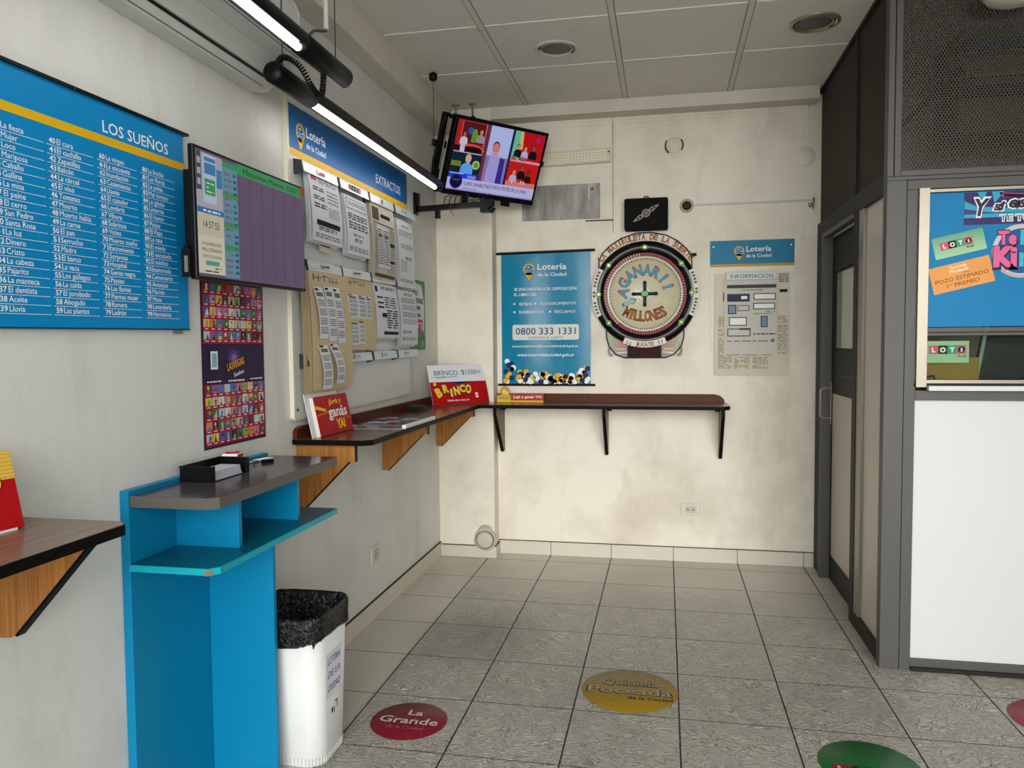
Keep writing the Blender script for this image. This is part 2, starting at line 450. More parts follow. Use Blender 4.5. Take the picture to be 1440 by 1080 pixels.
# expanded metal screens: two crossing families of slanted strands
MESH_M = mat('expanded_metal', '#3a342b', .5, .3)
def screen(x0, z0, x1, z1, pw=.0145, ph=.0235, w=.0050, t=.002):
    mb = MB(); k = ph/pw; W = x1-x0; Hh = z1-z0; n = int((W*k+Hh)/ph)+1
    for i in range(n+1):
        for sgn in (1, -1):
            c = i*ph-(0 if sgn < 0 else W*k)
            # z = z0 + c + sgn*k*(x-x0) clipped to the frame
            pts = []
            xa = 0.0; xb = W
            za, zb = c+sgn*k*xa, c+sgn*k*xb
            lo, hi = 0.0, 1.0
            dz = zb-za
            for lim, s_ in ((0, 1), (Hh, -1)):
                if abs(dz) < 1e-9: continue
                tt = (lim-za)/dz
                if (dz > 0) == (s_ > 0): lo = max(lo, tt)
                else: hi = min(hi, tt)
            if hi-lo < 1e-4: continue
            p = (x0+W*lo, z0+za+dz*lo); q = (x0+W*hi, z0+za+dz*hi)
            ln = math.hypot(q[0]-p[0], q[1]-p[1]); ex, ez = -(q[1]-p[1])/ln*w/2, (q[0]-p[0])/ln*w/2
            ya = -t if sgn > 0 else 0; 
            A = [(p[0]-ex, p[1]-ez), (q[0]-ex, q[1]-ez), (q[0]+ex, q[1]+ez), (p[0]+ex, p[1]+ez)]
            b = len(mb.v); kk = mb.mid(MESH_M)
            mb.v += [(a_, ya, b_) for a_, b_ in A]+[(a_, ya+t, b_) for a_, b_ in A]
            for f in ((0, 1, 2, 3), (7, 6, 5, 4), (0, 4, 5, 1), (2, 6, 7, 3)):
                mb.f.append([b+g_ for g_ in f]); mb.mi.append(kk); mb.sm.append(False)
    return mb
sc = obj('mesh_screen', screen(XR+.05, 2.276, 3.55, H), part, loc=(0, YF+.03, 0))
sc2 = obj('mesh_screen', screen(0, 2.285, .64, H), part, loc=(XR+.02, -1.43+.64, 0), rot=(0, 0, -PI/2))
sc3 = obj('mesh_screen', screen(0, 2.285, .97, H), part, loc=(XR+.02, YB, 0), rot=(0, 0, -PI/2))
obj('screen_frame', MB().box(XR+.004, -.835, 2.285, XR+.03, -.815, H, DARK_M).box(XR, YF+.06, H-.02, XR+.03, YB, H, DARK_M), part)
# side door of the booth
XD = XR+.05
dm = MB()
dm.box(XD, -.84, .0, XD+.035, -.042, .15, DARK_M); dm.box(XD, -.84, 1.19, XD+.035, -.042, 2.165, DARK_M)
dm.box(XD, -.84, .15, XD+.035, -.80, 1.19, DARK_M); dm.box(XD, -.085, .15, XD+.035, -.042, 1.19, DARK_M)
dm.box(XD-.004, -.80, 2.055, XD, -.10, 2.062, BLACK); dm.box(XD-.004, -.80, 1.31, XD, -.10, 1.317, BLACK)
dm.box(XD-.008, -.78, 1.44, XD, -.76, 1.97, DARK_M); dm.box(XD-.008, -.18, 1.44, XD, -.16, 1.97, DARK_M); dm.box(XD-.008, -.78, 1.95, XD, -.16, 1.97, DARK_M); dm.box(XD-.008, -.78, 1.44, XD, -.16, 1.46, DARK_M)
door = struct('door_1', dm, bevel=.001)
obj('door_panel', MB().box(XD+.006, -.80, .15, XD+.02, -.085, 1.19, PANEL_G), door)
DG = mat('door_glass', '#8f9a8c', .06, 0, coat=.5)
obj('door_glass', MB().box(XD-.003, -.745, 1.475, XD+.001, -.215, 1.93, DG), door)
hm = MB(); hm.tube([(XD-.004, -.07, 1.03), (XD-.05, -.07, 1.03), (XD-.065, -.07, 1.045), (XD-.065, -.07, 1.205), (XD-.05, -.07, 1.22), (XD-.004, -.07, 1.22)], .007, STEEL)
hm.box(XD-.006, -.082, .99, XD, -.058, 1.26, STEEL)
plabel(obj('handle', hm, door), 'bright metal D-shaped pull handle')
# service window
GLASS = NT('window_glass'); GLASS.set('Transmission Weight', 1.0); GLASS.set('Roughness', .0); GLASS.set('IOR', 1.03); GLASS.set('Base Color', (.85, .9, .87, 1))
wm = MB()
wm.box(2.339, YF-.012, 1.305, 2.383, YF+.03, 2.192, STEEL); wm.box(2.383, YF-.004, 2.172, 3.55, YF+.03, 2.186, STEEL)
wm.box(2.383, YF-.002, 1.552, 3.55, YF+.03, 1.572, GREY_M); wm.box(2.383, YF+.003, 1.536, 3.55, YF+.03, 1.549, GREY_M)
wm.box(2.383, YF+.0, 1.322, 3.55, YF+.03, 1.338, STEEL); wm.box(2.335, YF-.006, 1.308, 3.55, YF+.03, 1.322, DARK_M)
win = struct('window_1', wm, bevel=.001)
obj('window_pane', MB().box(2.383, YF+.016, 1.338, 3.55, YF+.020, 2.172, GLASS.m), win)
plabel(obj('ledge', MB().box(2.386, YF-.035, 1.291, 3.55, YF+.0, 1.312, mat('white_sill', '#d9dde0', .25)), win), 'white projecting sill')
#=========================================================================================
# LEFT WALL
#=========================================================================================
def on_left(name, label, cat, y, z, group=None, tilt=0, x=XL):
    return thing(name, label, cat, (x, y, z), (0, 0, PI/2) if not tilt else (0, -tilt, PI/2), group)
def on_left_tilt(o, a):   # small turn in the wall plane
    o.rotation_euler = (Matrix.Rotation(a, 3, 'X') @ Matrix.Rotation(PI/2, 3, 'Z')).to_euler()

# ---- dream-number board
W0, W1, Z0, Z1 = -4.02, -2.905, 1.572, 2.218
t = on_left('wall_sign', 'wide blue board of white numbered words with yellow stripe, left end cut by frame', 'sign', -2.905, 1.572)
on_left_tilt(t, .012)
U = lambda y: y+2.905
mb = MB(); mb.fbox(U(W0), 0, 0, Z1-Z0, .001, .014, BLUE); obj('panel', mb, t, bevel=.001)
mb = MB(); mb.fbox(U(W0), .643, .02, .651, .001, .024, BLACK); mb.tube([(U(-3.4), -.026, .648), (U(-3.4), -.026, .640)], .004, BLACK)
obj('top_rail', mb, t)
mb = MB(); mb.fbox(U(W0), .0, 0, -.004, .002, .016, mat('board_edge', '#17445e', .5)); obj('bottom_edge', mb, t)
mb = MB(); mb.fbox(-.075, -.016, -.035, -.004, .002, .012, STEEL); obj('clip', mb, t)
mb = MB(); mb.rect(U(W0), .525, 0, .549, GOLD, 1, .014); obj('stripe', mb, t)
mb = MB()
words = {20: 'La fiesta,Mujer,Loco,Mariposa,Caballo,Gallina,La misa,El peine,El cerro,San Pedro,Santa Rosa,La luz,Dinero,Cristo,La cabeza,Pajarito,La manteca,El dentista,Aceite,Lluvia',
 40: 'El cura,El cuchillo,Zapatillas,Balcón,La cárcel,El vino,Tomates,Muerto,Muerto habla,La carne,El pan,Serrucho,Madre,El barco,La vaca,Los gallegos,La caída,El jorobado,Ahogado,Las plantas',
 60: 'La virgen,La escopeta,Inundación,Casamiento,Llanto,El cazador,Lombriz,Víbora,Sobrinos,Vicios,Muerto sueño,Excremento,Sorpresa,Hospital,Gente negra,Payaso,Las llamas,Piernas mujer,Ramera,Ladrón',
 80: 'La bocha,Las flores,La pelea,Mal tiempo,La iglesia,Linterna,El humo,Piojos,El Papa,La rata,El miedo,El excusado,El médico,Enamorado,Cementerio,Anteojos,Marido,Mesa,Lavandería,Hermanos'}
starts = {20: -3.662, 40: -3.486, 60: -3.303, 80: -3.119}
for c0, ws in words.items():
    for i, wd_ in enumerate(ws.split(',')):
        v = .482-i*.02335; u = U(starts[c0])
        mb.text(str(c0+i), u, v, .0146, INK_W, 1, bold=.016, n=.014, w=.0215)
        mb.text(wd_, u+.0265, v, .0156, INK_W, 1, n=.014, maxw=.139, bold=.004)
        mb.rect(u-.008, v-.0058, u+.158, v-.0046, INK_W, 1, .014)
mb.text('LOS SUEÑOS', U(-3.285), .560, .034, INK_W, 1, w=.297, bold=.006, n=.014)
plabel(obj('lettering', mb, t), 'white numbers and words')

# ---- television on the left wall
t = on_left('television', 'large flat television on left wall showing mauve results table and green rows', 'television', -2.708, 1.938)
on_left_tilt(t, .012)
mb = MB(); mb.fbox(-.371, -.205, .371, .207, .140, .160, BLACK); mb.fbox(-.28, -.17, .30, .15, .06, .140, BLACK); mb.fbox(-.371, -.211, .371, -.198, .137, .162, BLACK)
obj('housing', mb, t, bevel=.004)
mb = MB(); mb.fbox(-.12, -.12, .12, .1, 0, .012, BLACK); mb.fbox(-.03, -.05, .03, .05, .012, .06, BLACK); obj('wall_bracket', mb, t)
mb = MB(); mb.fbox(-.390, -.205, -.360, -.118, .120, .148, BLACK); mb.fbox(-.386, -.118, -.366, -.106, .125, .14, BLACK)
mb.fbox(-.3905, -.19, -.390, -.14, .130, .142, INK_G); plabel(obj('adapter_box', mb, t, bevel=.003), 'small black box behind the left edge')
E_ = .42
def em(name, c, e=E_): return mat('lit_'+name, c, .25, 0, e)
n0 = .1602
mb = MB()
mb.rect(-.362, -.200, .362, .197, em('mauve', '#54465c'), 1, n0)
mb.rect(-.362, -.19, -.215, .19, em('pale', '#8e8f96'), 2, n0)
mb.rect(-.362, .07, -.335, .19, em('slate', '#39404e'), 3, n0)
mb.rect(-.325, .035, -.252, .185, em('phone', '#9aa6b2'), 3, n0); mb.rect(-.318, .125, -.256, .160, em('chat', '#356a92'), 4, n0); mb.rect(-.318, .165, -.256, .178, em('chat', '#356a92'), 4, n0)
mb.rect(-.318, .06, -.26, .11, em('green', '#2f7d4c'), 4, n0); mb.scribble(-.31, .065, -.268, .105, 3, INK_W, 5, .3, n0, .03)
mb.rect(-.25, .09, -.218, .15, em('chat', '#356a92'), 3, n0)
for i in range(3): mb.rect(-.357, .085+.033*i, -.340, .105+.033*i, em('pale', '#8e8f96'), 4, n0)
mb.rect(-.362, .0, -.215, .018, em('bluebar', '#2a5f94'), 3, n0); mb.scribble(-.33, .003, -.23, .015, 1, INK_W, 4, .5, n0, .03)
mb.rect(-.362, -.07, -.215, .0, em('beige', '#a59f8c'), 3, n0); mb.text('14:57:55', -.288, -.045, .024, em('dark', '#2b2b2e', .1), 4, 'c', w=.088, n=n0)
mb.rect(-.362, -.19, -.215, -.07, em('beige2', '#b0aa98'), 3, n0)
for i, (s_, h_) in enumerate((('LA QUINIELA ESTA', .010), ('MILLONARIA!', .013), ('SORTEO DE MAÑANA', .010))):
    mb.text(s_, -.288, -.100-i*.020, h_, em('maroon', '#5b2f35', .15), 4, 'c', w=.11, n=n0, bold=.01)
mb.rect(-.325, -.163, -.25, -.149, em('teal', '#3f8278'), 4, n0); mb.scribble(-.33, -.186, -.24, -.166, 2, em('maroon', '#5b2f35', .15), 4, .4, n0, .04)
mb.rect(-.215, -.195, -.125, .185, em('cyan', '#52788a'), 2, n0)
for vv in (.168, .07, -.03, -.105): mb.rect(-.215, vv, -.125, vv+.018, em('green', '#2f7d4c'), 3, n0)
mb.scribble(-.205, -.185, -.165, .16, 17, em('rowtext', '#6d4b62'), 3, .35, n0, .035, 4); mb.scribble(-.15, -.185, -.13, .16, 17, em('rowblue', '#20405c'), 3, .45, n0, .02, 5)
mb.rect(-.125, .158, .362, .197, em('green', '#2f7d4c'), 2, n0); mb.text('Matutinas Martes 22/07', -.085, .167, .021, em('dark', '#2b2b2e', .1), 3, w=.40, n=n0, bold=.01)
for i in range(7):
    u = -.125+i*.0812
    if i: mb.rect(u-.001, -.195, u+.001, .158, em('line', '#3d3145'), 2, n0)
    if i < 6: 
        mb.rect(u+.012, .130, u+.068, .150, em('pink', '#6e3a5c'), 3, n0); mb.rect(u+.015, .133, u+.065, .147, em('mauve', '#54465c'), 4, n0)
plabel(obj('screen', mb, t), 'lit screen with a clock and a results table')
mb = MB(); mb.rect(.335, .165, .369, .203, mat('orange_tape', '#c8501e', .5), 9, n0); obj('sticker', mb, t)

# ---- purple poster of a hundred little pictures
t = on_left('poster', 'tall purple poster with rows of small colourful pictures below the wall television', 'poster', -2.61, 1.45)
mb = MB(); mb.fbox(-.212, -.304, .212, .305, .001, .003, mat('purple_paper', '#2a1740', .35)); obj('sheet', mb, t)
mb = MB(); R9 = random.Random(5)
pal = ['#d9c4a0', '#4d7db5', '#c0493a', '#3e7f45', '#e3c64a', '#c77da6', '#d98a3b', '#5b5470', '#b7d0d6', '#73322f', '#8fae5c', '#dfdcd6', '#3b5c9c', '#a0589b', '#2d2b33']
pm = [mat('picture_%d' % i, c, .5) for i, c in enumerate(pal)]
RB = mat('crimson_band', '#a8163a', .4)
for blk, (v1, v0) in enumerate(((.292, .075), (-.075, -.292))):
    rows = 5; hh = (v1-v0)/rows
    mb.rect(-.205, v0-.002, .205, v1, RB, 1, .003)
    for r in range(rows):
        for c in range(10):
            u = -.200+c*.0402; v = v1-(r+1)*hh+.012
            a_ = R9.choice(pm); b_ = R9.choice(pm); c_ = R9.choice(pm)
            mb.rect(u, v, u+.037, v+hh-.014, a_, 2, .003)
            mb.poly([(u+.006+R9.uniform(0, .01), v), (u+.028+R9.uniform(-.006, .006), v), (u+R9.uniform(.012, .028), v+hh*.62)], b_, 3, .003)
            mb.disc(u+R9.uniform(.012, .025), v+hh*R9.uniform(.3, .5), R9.uniform(.004, .008), c_, 4, .003, 8)
            mb.rect(u+.007, v-.007, u+.028, v-.004, INK_W, 2, .003)
obj('picture_grid', mb, t)
mb = MB()
for rr, cc in ((.055, '#3b2358'), (.036, '#5c3a80'), (.018, '#8b68ad')): mb.disc(-.01, .02, rr, mat('nebula'+cc[1:], cc, .4), {.055: 1, .036: 2, .018: 3}[rr], .003, 24, rr*.8)
OR = mat('orange_print', '#eba21d', .4)
mb.text('LASVEGAS', .0, -.016, .030, mat('dark_print', '#301020', .5), 4, 'c', w=.126, rot=.22, bold=.05, n=.003)
mb.text('LASVEGAS', .0, -.016, .028, OR, 5, 'c', w=.12, rot=.22, bold=.025, n=.003); mb.text('Sueños', .02, -.045, .016, INK_W, 5, 'c', w=.07, rot=.2, n=.003, bold=.01)
mb.text('www.laruleteayestrena.com', .0, -.068, .007, INK_W, 5, 'c', w=.11, n=.003) if False else mb.scribble(-.055, -.070, .055, -.062, 1, INK_W, 5, .7, .003, .02)
mb.rect(-.165, -.02, -.120, .045, INK_W, 4, .003); mb.rect(-.158, -.012, -.127, .038, mat('pale_teal', '#8cb8bc', .5), 5, .003)
mb.scribble(-.19, -.068, -.10, -.060, 1, INK_W, 4, .6, .003, .02); mb.scribble(.10, -.068, .19, -.060, 1, INK_W, 4, .6, .003, .02)
plabel(obj('logo', mb, t), 'yellow lettering on a purple starry band')

# ---- results board
t = on_left('notice_board', 'long white board headed by blue and yellow band, under tube lamp', 'board', -2.165, 1.198)
on_left_tilt(t, .012)
BW, BH = 1.545, 1.352
mb = MB(); mb.fbox(0, 0, BW, BH, .001, .016, mat('board_white', '#d9dad6', .25)); obj('panel', mb, t, bevel=.001)
mb = MB(); mb.fbox(-.018, -.01, 0, BH+.012, .001, .022, mat('cream_edge', '#d8d2bf', .4)); mb.fbox(-.018, -.01, BW, 0, .001, .020, mat('cream_edge', '#d8d2bf', .4))
mb.tube([(.02, -.017, .035), (.02, -.020, .035)], .006, BLACK); obj('frame', mb, t)
mb = MB(); mb.rect(.0, 1.166, BW, BH, mat('header_blue', '#065c9c', .4), 1, .016); mb.rect(0, 1.134, BW, 1.166, GOLD, 1, .016); obj('header_band', mb, t)
mb = MB(); logo_full(mb, .075, 1.235, .115, 2)
for i in range(len(mb.v)): mb.v[i] = (mb.v[i][0], mb.v[i][1]-.016, mb.v[i][2])
mb.text('EXTRACTOS', 1.42, 1.205, .050, INK_W, 2, 'r', w=.40, n=.016, bold=.004)
plabel(obj('lettering', mb, t), 'white heading and logo')
HOLD = mat('holder_plastic', '#cfd5d8', .2); HDK = mat('holder_dark_end', '#333a3d', .4)
def holder(y, z, kind, w=.375, h=.048):
    u = y+2.165; v = z-1.198
    mb = MB(); mb.prism([(-.016, v+h), (-.050, v+h*.9), (-.058, v), (-.054, v), (-.046, v+h*.84), (-.016, v+h*.92)], 'x', u+.012, u+w, HOLD)
    o = obj('paper_holder', mb, t)
    mb = MB(); mb.prism([(-.016, v+h+.004), (-.052, v+h*.95), (-.060, v-.002), (-.016, v-.014)], 'x', u, u+.012, HDK); obj('end_cap', mb, o)
    mb = MB(); n_ = .0555; um = u+w*.5
    if kind == 'loto': mb.text('Loto', um, v+.010, .024, RED, 1, 'c', w=.085, n=n_, bold=.03, rot=.06)
    elif kind == 'squares':
        for i, (ch, c_) in enumerate(zip('LOTO', (RED, INK_K, mat('green_print', '#2e8a5a', .5), RED))):
            mb.rect(um-.075+i*.038, v+.008, um-.039+i*.038, v+.036, c_, 1, n_); mb.text(ch if i < 3 else '5', um-.057+i*.038, v+.014, .016, INK_W, 2, 'c', n=n_, bold=.02)
        mb.text('PLUS', um+.055, v+.0, .007, INK_K, 1, 'c', n=n_)
    elif kind == 'figure': mb.disc(um, v+.028, .010, mat('brown_print', '#7c4a2c', .5), 1, n_, 10); mb.rect(um-.012, v+.004, um+.012, v+.018, INK_G, 1, n_)
    elif kind == 'gold':
        mb.text('Quiniela', um, v+.020, .015, mat('dark_gold', '#7c6413', .5), 1, 'c', w=.10, n=n_, bold=.03, rot=.05); mb.text('Poceada', um, v+.003, .013, GOLD, 1, 'c', w=.09, n=n_, bold=.03, rot=.05)
    elif kind == 'pin':
        logo_pin(mb, um-.055, v+.026, .036, 1)
        for i in range(len(mb.v)): mb.v[i] = (mb.v[i][0], mb.v[i][1]-n_, mb.v[i][2])
        mb.text('Lotería', um-.03, v+.020, .013, INK_B, 1, n=n_, bold=.015); mb.text('de la Ciudad', um-.03, v+.007, .008, INK_B, 1, n=n_)
    obj('holder_label', mb, o)
for y, kd in zip((-2.121, -1.730, -1.345, -.958), ('loto', 'squares', 'figure', 'pin')): holder(y, 2.268, kd)
for y, kd in zip((-2.10, -1.724, -1.345, -.950), ('gold', 'gold', 'pin', 'pin')): holder(y, 1.845, kd)
for y, kd in zip((-2.115, -1.725, -1.335, -.950), ('pin', 'pin', 'pin', 'pin')): holder(y, 1.425, kd)

# ---- papers in the holders
def curl(mb, u0, v0, u1, v1, mt, n=.02, bow=.012, skew=0, sideb=0, nu=4, nv=8):
    P = []
    for i in range(nu+1):
        row = []
        for j in range(nv+1):
            fu, fv = i/nu, j/nv
            row.append((u0+(u1-u0)*fu+skew*fv, -(n+bow*math.sin(fv*PI*.85)+sideb*(fu-.5)**2*4*fv), v1+(v0-v1)*fv))
        P.append(row)
    mb.grid(P, mt)
def cprint(mb, u0, v0, u1, v1, n, bow, skew, boxes, sideb=0):
    """boxes in 0..1 paper coordinates (fu0, fv0, fu1, fv1, material), following the curl"""
    for a0, b0, a1, b1, mt in boxes:
        k = max(1, int(abs(b1-b0)*8))
        for q in range(k):
            w0 = b0+(b1-b0)*q/k; w1 = b0+(b1-b0)*(q+1)/k
            P = []
            for fu, fv in ((a0, w0), (a0, w1), (a1, w1), (a1, w0)):
                P.append((u0+(u1-u0)*fu+skew*fv, -(n+.0012+bow*math.sin(fv*PI*.85)+sideb*(fu-.5)**2*4*fv), v1+(v0-v1)*fv))
            mb.face(P, mt)
def rows(n, f0, f1, mt, a0=.08, a1=.92, fill=.45, dash=.14, seed=0):
    rd = random.Random(seed); o = []; h = (f1-f0)/n
    for i in range(n):
        u = a0
        while u < a1:
            L = min(dash*rd.uniform(.5, 1.4), a1-u); o.append((u, f0+i*h, u+L, f0+(i+fill)*h, mt)); u += L+dash*rd.uniform(.15, .4)
    return o
def paper(name, label, y0, z0, y1, z1, mt, boxes, n=.030, bow=.012, skew=0, extra=3, group='result sheets in the board holders', spread=.012, sideb=0):
    t = thing(name, label, 'papers', (XL+.02, y0, z1), FACE_LEFT, group)
    W, Hh = y1-y0, z1-z0
    mb = MB()
    for e in range(extra): curl(mb, -spread*(e+1)*.5, -Hh-.006*e, W-spread*(e+1)*.4, 0, mt, n-.004*(e+1), bow*.7, skew*.5)
    if extra: obj('back_sheets', mb, t)
    mb = MB(); curl(mb, 0, -Hh, W, 0, mt, n, bow, skew, sideb); f = obj('front_sheet', mb, t)
    mb = MB(); cprint(mb, 0, -Hh, W, 0, n, bow, skew, boxes, sideb)
    if mb.f: obj('printing', mb, f)
    return t
DOT = [(.12+.13*i, .17, .20+.13*i, .21, INK_G) for i in range(6)]
t1 = paper('results_sheets', 'white sheets with three blocks of numbers, upper row beside the television', -2.075, 1.985, -1.755, 2.285, PAPER,
  [(.08, .05, .25, .11, RED)]+rows(3, .05, .14, INK_G, .3, .9)+rows(2, .2, .27, INK_K, .1, .45)+rows(4, .2, .42, INK_G, .55, .92, .3, .05)+rows(2, .33, .40, INK_K, .1, .45)+rows(2, .44, .52, INK_K, .1, .5)+rows(5, .46, .62, INK_G, .55, .92, .3, .05)
  +[(.14, .68, .92, .76, INK_K)]+rows(2, .78, .84, INK_K, .2, .8)+rows(2, .88, .96, INK_G, .1, .95, .4, .1), skew=.03)
t2 = paper('ticket_slip', 'small cream slip below first white sheets in upper row', -1.955, 1.945, -1.83, 2.02, CREAM, rows(3, .2, .8, INK_K), extra=0, n=.022, bow=.003)
t3 = paper('results_sheets', 'white sheets with a ruled box at top, second from the television', -1.69, 1.968, -1.40, 2.255, PAPER,
  [(.06, .05, .94, .22, INK_G), (.08, .06, .92, .21, PAPER)]+rows(2, .1, .17, INK_K, .15, .9, .4, .06)+rows(3, .30, .42, INK_K)+rows(3, .44, .58, INK_K)+rows(2, .64, .68, INK_K, .25, .7)+rows(2, .72, .78, INK_K, .3, .65)+rows(3, .86, .95, INK_G), skew=.03)
t4 = paper('newspaper_page', 'yellowed newspaper page with photo and ticket slips in upper row', -1.345, 1.865, -.985, 2.285, CREAM,
  [(.05, .06, .32, .22, mat('photo_brown', '#5b4a36', .6)), (.4, .12, .8, .17, INK_K), (.05, .25, .95, .262, INK_K), (.66, .47, .95, .52, INK_K), (.66, .7, .95, .74, INK_K), (.08, .90, .95, .95, mat('photo_brown', '#5b4a36', .6))]
  +rows(12, .28, .47, INK_G, .66, .95, .4, .08)+rows(10, .53, .69, INK_G, .66, .95, .4, .08)+rows(8, .76, .89, INK_G, .6, .95, .4, .08)+rows(30, .28, .9, INK_G, .05, .2, .4, .05), skew=.012, extra=3)
for k, (a0, a1) in enumerate(((.05, .13), (.14, .235))):
    mb = MB(); curl(mb, a0+.015, -.345, a1+.015, -.125, PAPER, .043, .006, .01); o = obj('ticket_strip', mb, t4)
    mb = MB(); cprint(mb, a0+.015, -.345, a1+.015, -.125, .043, .006, .01, rows(14, .06, .95, INK_G, .1, .9, .5, .2, k)+[(.15, .18, .8, .24, INK_K)]); obj('printing', mb, o)
t5 = paper('results_sheets', 'bluish white sheets at far end of upper row by ceiling television', -.938, 1.868, -.655, 2.255, PAPER,
  rows(1, .08, .11, INK_K, .3, .7)+rows(3, .16, .26, INK_K, .1, .9, .3, .07)+rows(4, .36, .44, INK_G, .15, .9, .35, .06)+rows(2, .55, .60, INK_K, .4, .8)+rows(6, .62, .8, INK_G, .1, .5, .3)+rows(2, .9, .95, INK_G), skew=.03)
def strips(t, lst, n):
    for k, (a0, v0, a1, v1, bow, sk) in enumerate(lst):
        mb = MB(); curl(mb, a0, v0, a1, v1, PAPER, n, bow, sk, nv=10); o = obj('ticket_strip', mb, t)
        bx = [(.1, .03, .5, .07, INK_K), (.15, .10, .85, .18, INK_G)]+[b for q in range(4) for b in rows(4, .24+q*.18, .38+q*.18, INK_G, .12, .88, .5, .12, k*7+q)]
        mb = MB(); cprint(mb, a0, v0, a1, v1, n, bow, sk, bx); obj('printing', mb, o)
SCR = [(.10, .05, .13, .10, INK_G), (.10, .07, .3, .08, INK_G), (.22, .05, .24, .11, INK_G), (.30, .055, .46, .063, INK_G), (.36, .05, .38, .10, INK_G), (.48, .06, .5, .10, INK_G), (.5, .09, .72, .097, INK_G), (.56, .055, .58, .1, INK_G), (.66, .055, .68, .1, INK_G)]
t6 = paper('ticket_card', 'long manila card with five ticket strips hanging below the television corner', -2.105, 1.315, -1.665, 1.86, KRAFT, SCR, extra=4, spread=.022, skew=.02, n=.036)
strips(t6, [(.03, -.315, .125, -.085, .016, .045), (.135, -.325, .225, -.075, .012, .045), (.225, -.335, .31, -.075, .012, .055), (.065, -.545, .165, -.34, .02, .03), (.175, -.525, .265, -.335, .03, .055)], .046)
t7 = paper('ticket_card', 'short manila card with ticket strips in two rows, second in lower row', -1.728, 1.49, -1.325, 1.855, KRAFT, SCR, extra=1, skew=.03, n=.030)
strips(t7, [(.04, -.205, .165, -.085, .006, .012), (.165, -.205, .275, -.085, .006, .012), (.28, -.205, .345, -.085, .004, .012), (.06, -.34, .17, -.215, .004, .02), (.17, -.335, .245, -.205, .004, .02)], .040)
t8 = paper('results_sheets', 'white sheets dense with black print, third in the lower row', -1.325, 1.555, -.965, 1.853, PAPER,
  [(.06, .06, .16, .16, INK_K)]+rows(2, .06, .12, INK_K, .3, .9)+[(.1, .24, .35, .27, INK_K), (.1, .34, .35, .37, INK_K), (.1, .42, .35, .45, INK_K), (.25, .54, .45, .62, INK_K)]+rows(5, .24, .46, INK_K, .4, .92, .4, .2)+rows(8, .48, .84, INK_K, .45, .95, .5, .2)+[(.3, .88, .95, .94, INK_K)], skew=.04)
t9 = paper('results_sheets', 'white sheets with rows of printed numbers, fourth in the lower row', -.925, 1.515, -.61, 1.84, PAPER,
  rows(2, .05, .1, INK_K, .3, .8)+[b for q in range(4) for b in rows(3, .14+q*.13, .24+q*.13, INK_G if q % 2 else INK_K, .12, .92, .35, .07, q)]+rows(2, .74, .8, INK_K, .1, .6)+rows(2, .86, .93, INK_G), skew=.03)

# ---- green and magenta poster behind
t = on_left('poster', 'small green and white poster with magenta box, on wall right of long board', 'poster', -.56, 1.482)
GR = mat('poster_green', '#47793b', .45)
mb = MB(); mb.fbox(0, 0, .305, .455, .001, .003, GR); obj('sheet', mb, t)
mb = MB(); mb.poly([(0, .12), (.275, .12), (.285, .32), (.23, .425), (0, .438)], PAPER, 1, .003)
mb.rect(.04, .115, .25, .2, mat('magenta_print', '#b33b78', .5), 2, .003); mb.rect(.205, .13, .24, .185, mat('pink_print', '#d99bb8', .5), 3, .003); mb.text('RESPONSABLE', .01, .305, .035, INK_K, 2, w=.255, n=.003, bold=.02); mb.text('JUEGO', .03, .355, .03, INK_K, 2, w=.12, n=.003, bold=.02)
mb.scribble(.06, .14, .19, .185, 2, INK_W, 3, .5, .003, .05)
for v in (.215, .262): mb.disc(.05, v+.01, .014, INK_K, 2, .003, 10); mb.rect(.08, v, .2, v+.022, INK_G, 2, .003)
mb.rect(0, .072, .305, .078, mat('dark_green', '#24502a', .5), 1, .003); mb.disc(.24, .04, .022, mat('light_green', '#7ca77a', .5), 1, .003)
obj('printing', mb, t)

# ---- air conditioner under the soffit
t = thing('air_conditioner', 'long white air conditioner high on left wall, end beside black lamp', 'air conditioner', (XL, -2.45, 2.50))
ACW = mat('ac_white', '#cfcfca', .4)
mb = MB(); Lx = -1.15
prof = [(.0, .0), (.075, -.004), (.175, .085), (.20, .10), (.215, .13), (.215, .28), (.195, .325), (.15, .338), (0, .338)]
mb.prism([(p[0], p[1]) for p in prof], 'y', Lx, -.012, ACW)
o = obj('body', mb, t, bevel=.003)
mb = MB(); mb.prism([(p[0]*1.01, p[1]*1.008-.001) for p in prof], 'y', -.012, 0, mat('ac_end', '#c6c6c0', .4)); obj('end_cap', mb, t, bevel=.004)
mb = MB()      # louvre slot on the slanted underside
def slant(f): return (.075+f*.1, -.004+f*.089)
for f0, f1, c_ in ((.30, .38, BLACK), (.06, .09, INK_G)):
    a_, b_ = slant(f0), slant(f1)
    mb.face([(a_[0]+.0012, Lx+.02, a_[1]-.0012), (b_[0]+.0012, Lx+.02, b_[1]-.0012), (b_[0]+.0012, -.05, b_[1]-.0012), (a_[0]+.0012, -.05, a_[1]-.0012)], c_)
obj('louvre', mb, t)
mb = MB(); a_, b_ = slant(.42), slant(.96); mb.prism([(a_[0]+.001, a_[1]-.001), (a_[0]+.006, a_[1]-.006), (b_[0]+.006, b_[1]-.006), (b_[0]+.001, b_[1]-.001)], 'y', Lx+.02, -.04, ACW); obj('flap', mb, t)
mb = MB(); mb.box(.216, Lx, .105, .2175, -.02, .109, INK_G); obj('panel_seam', mb, t)
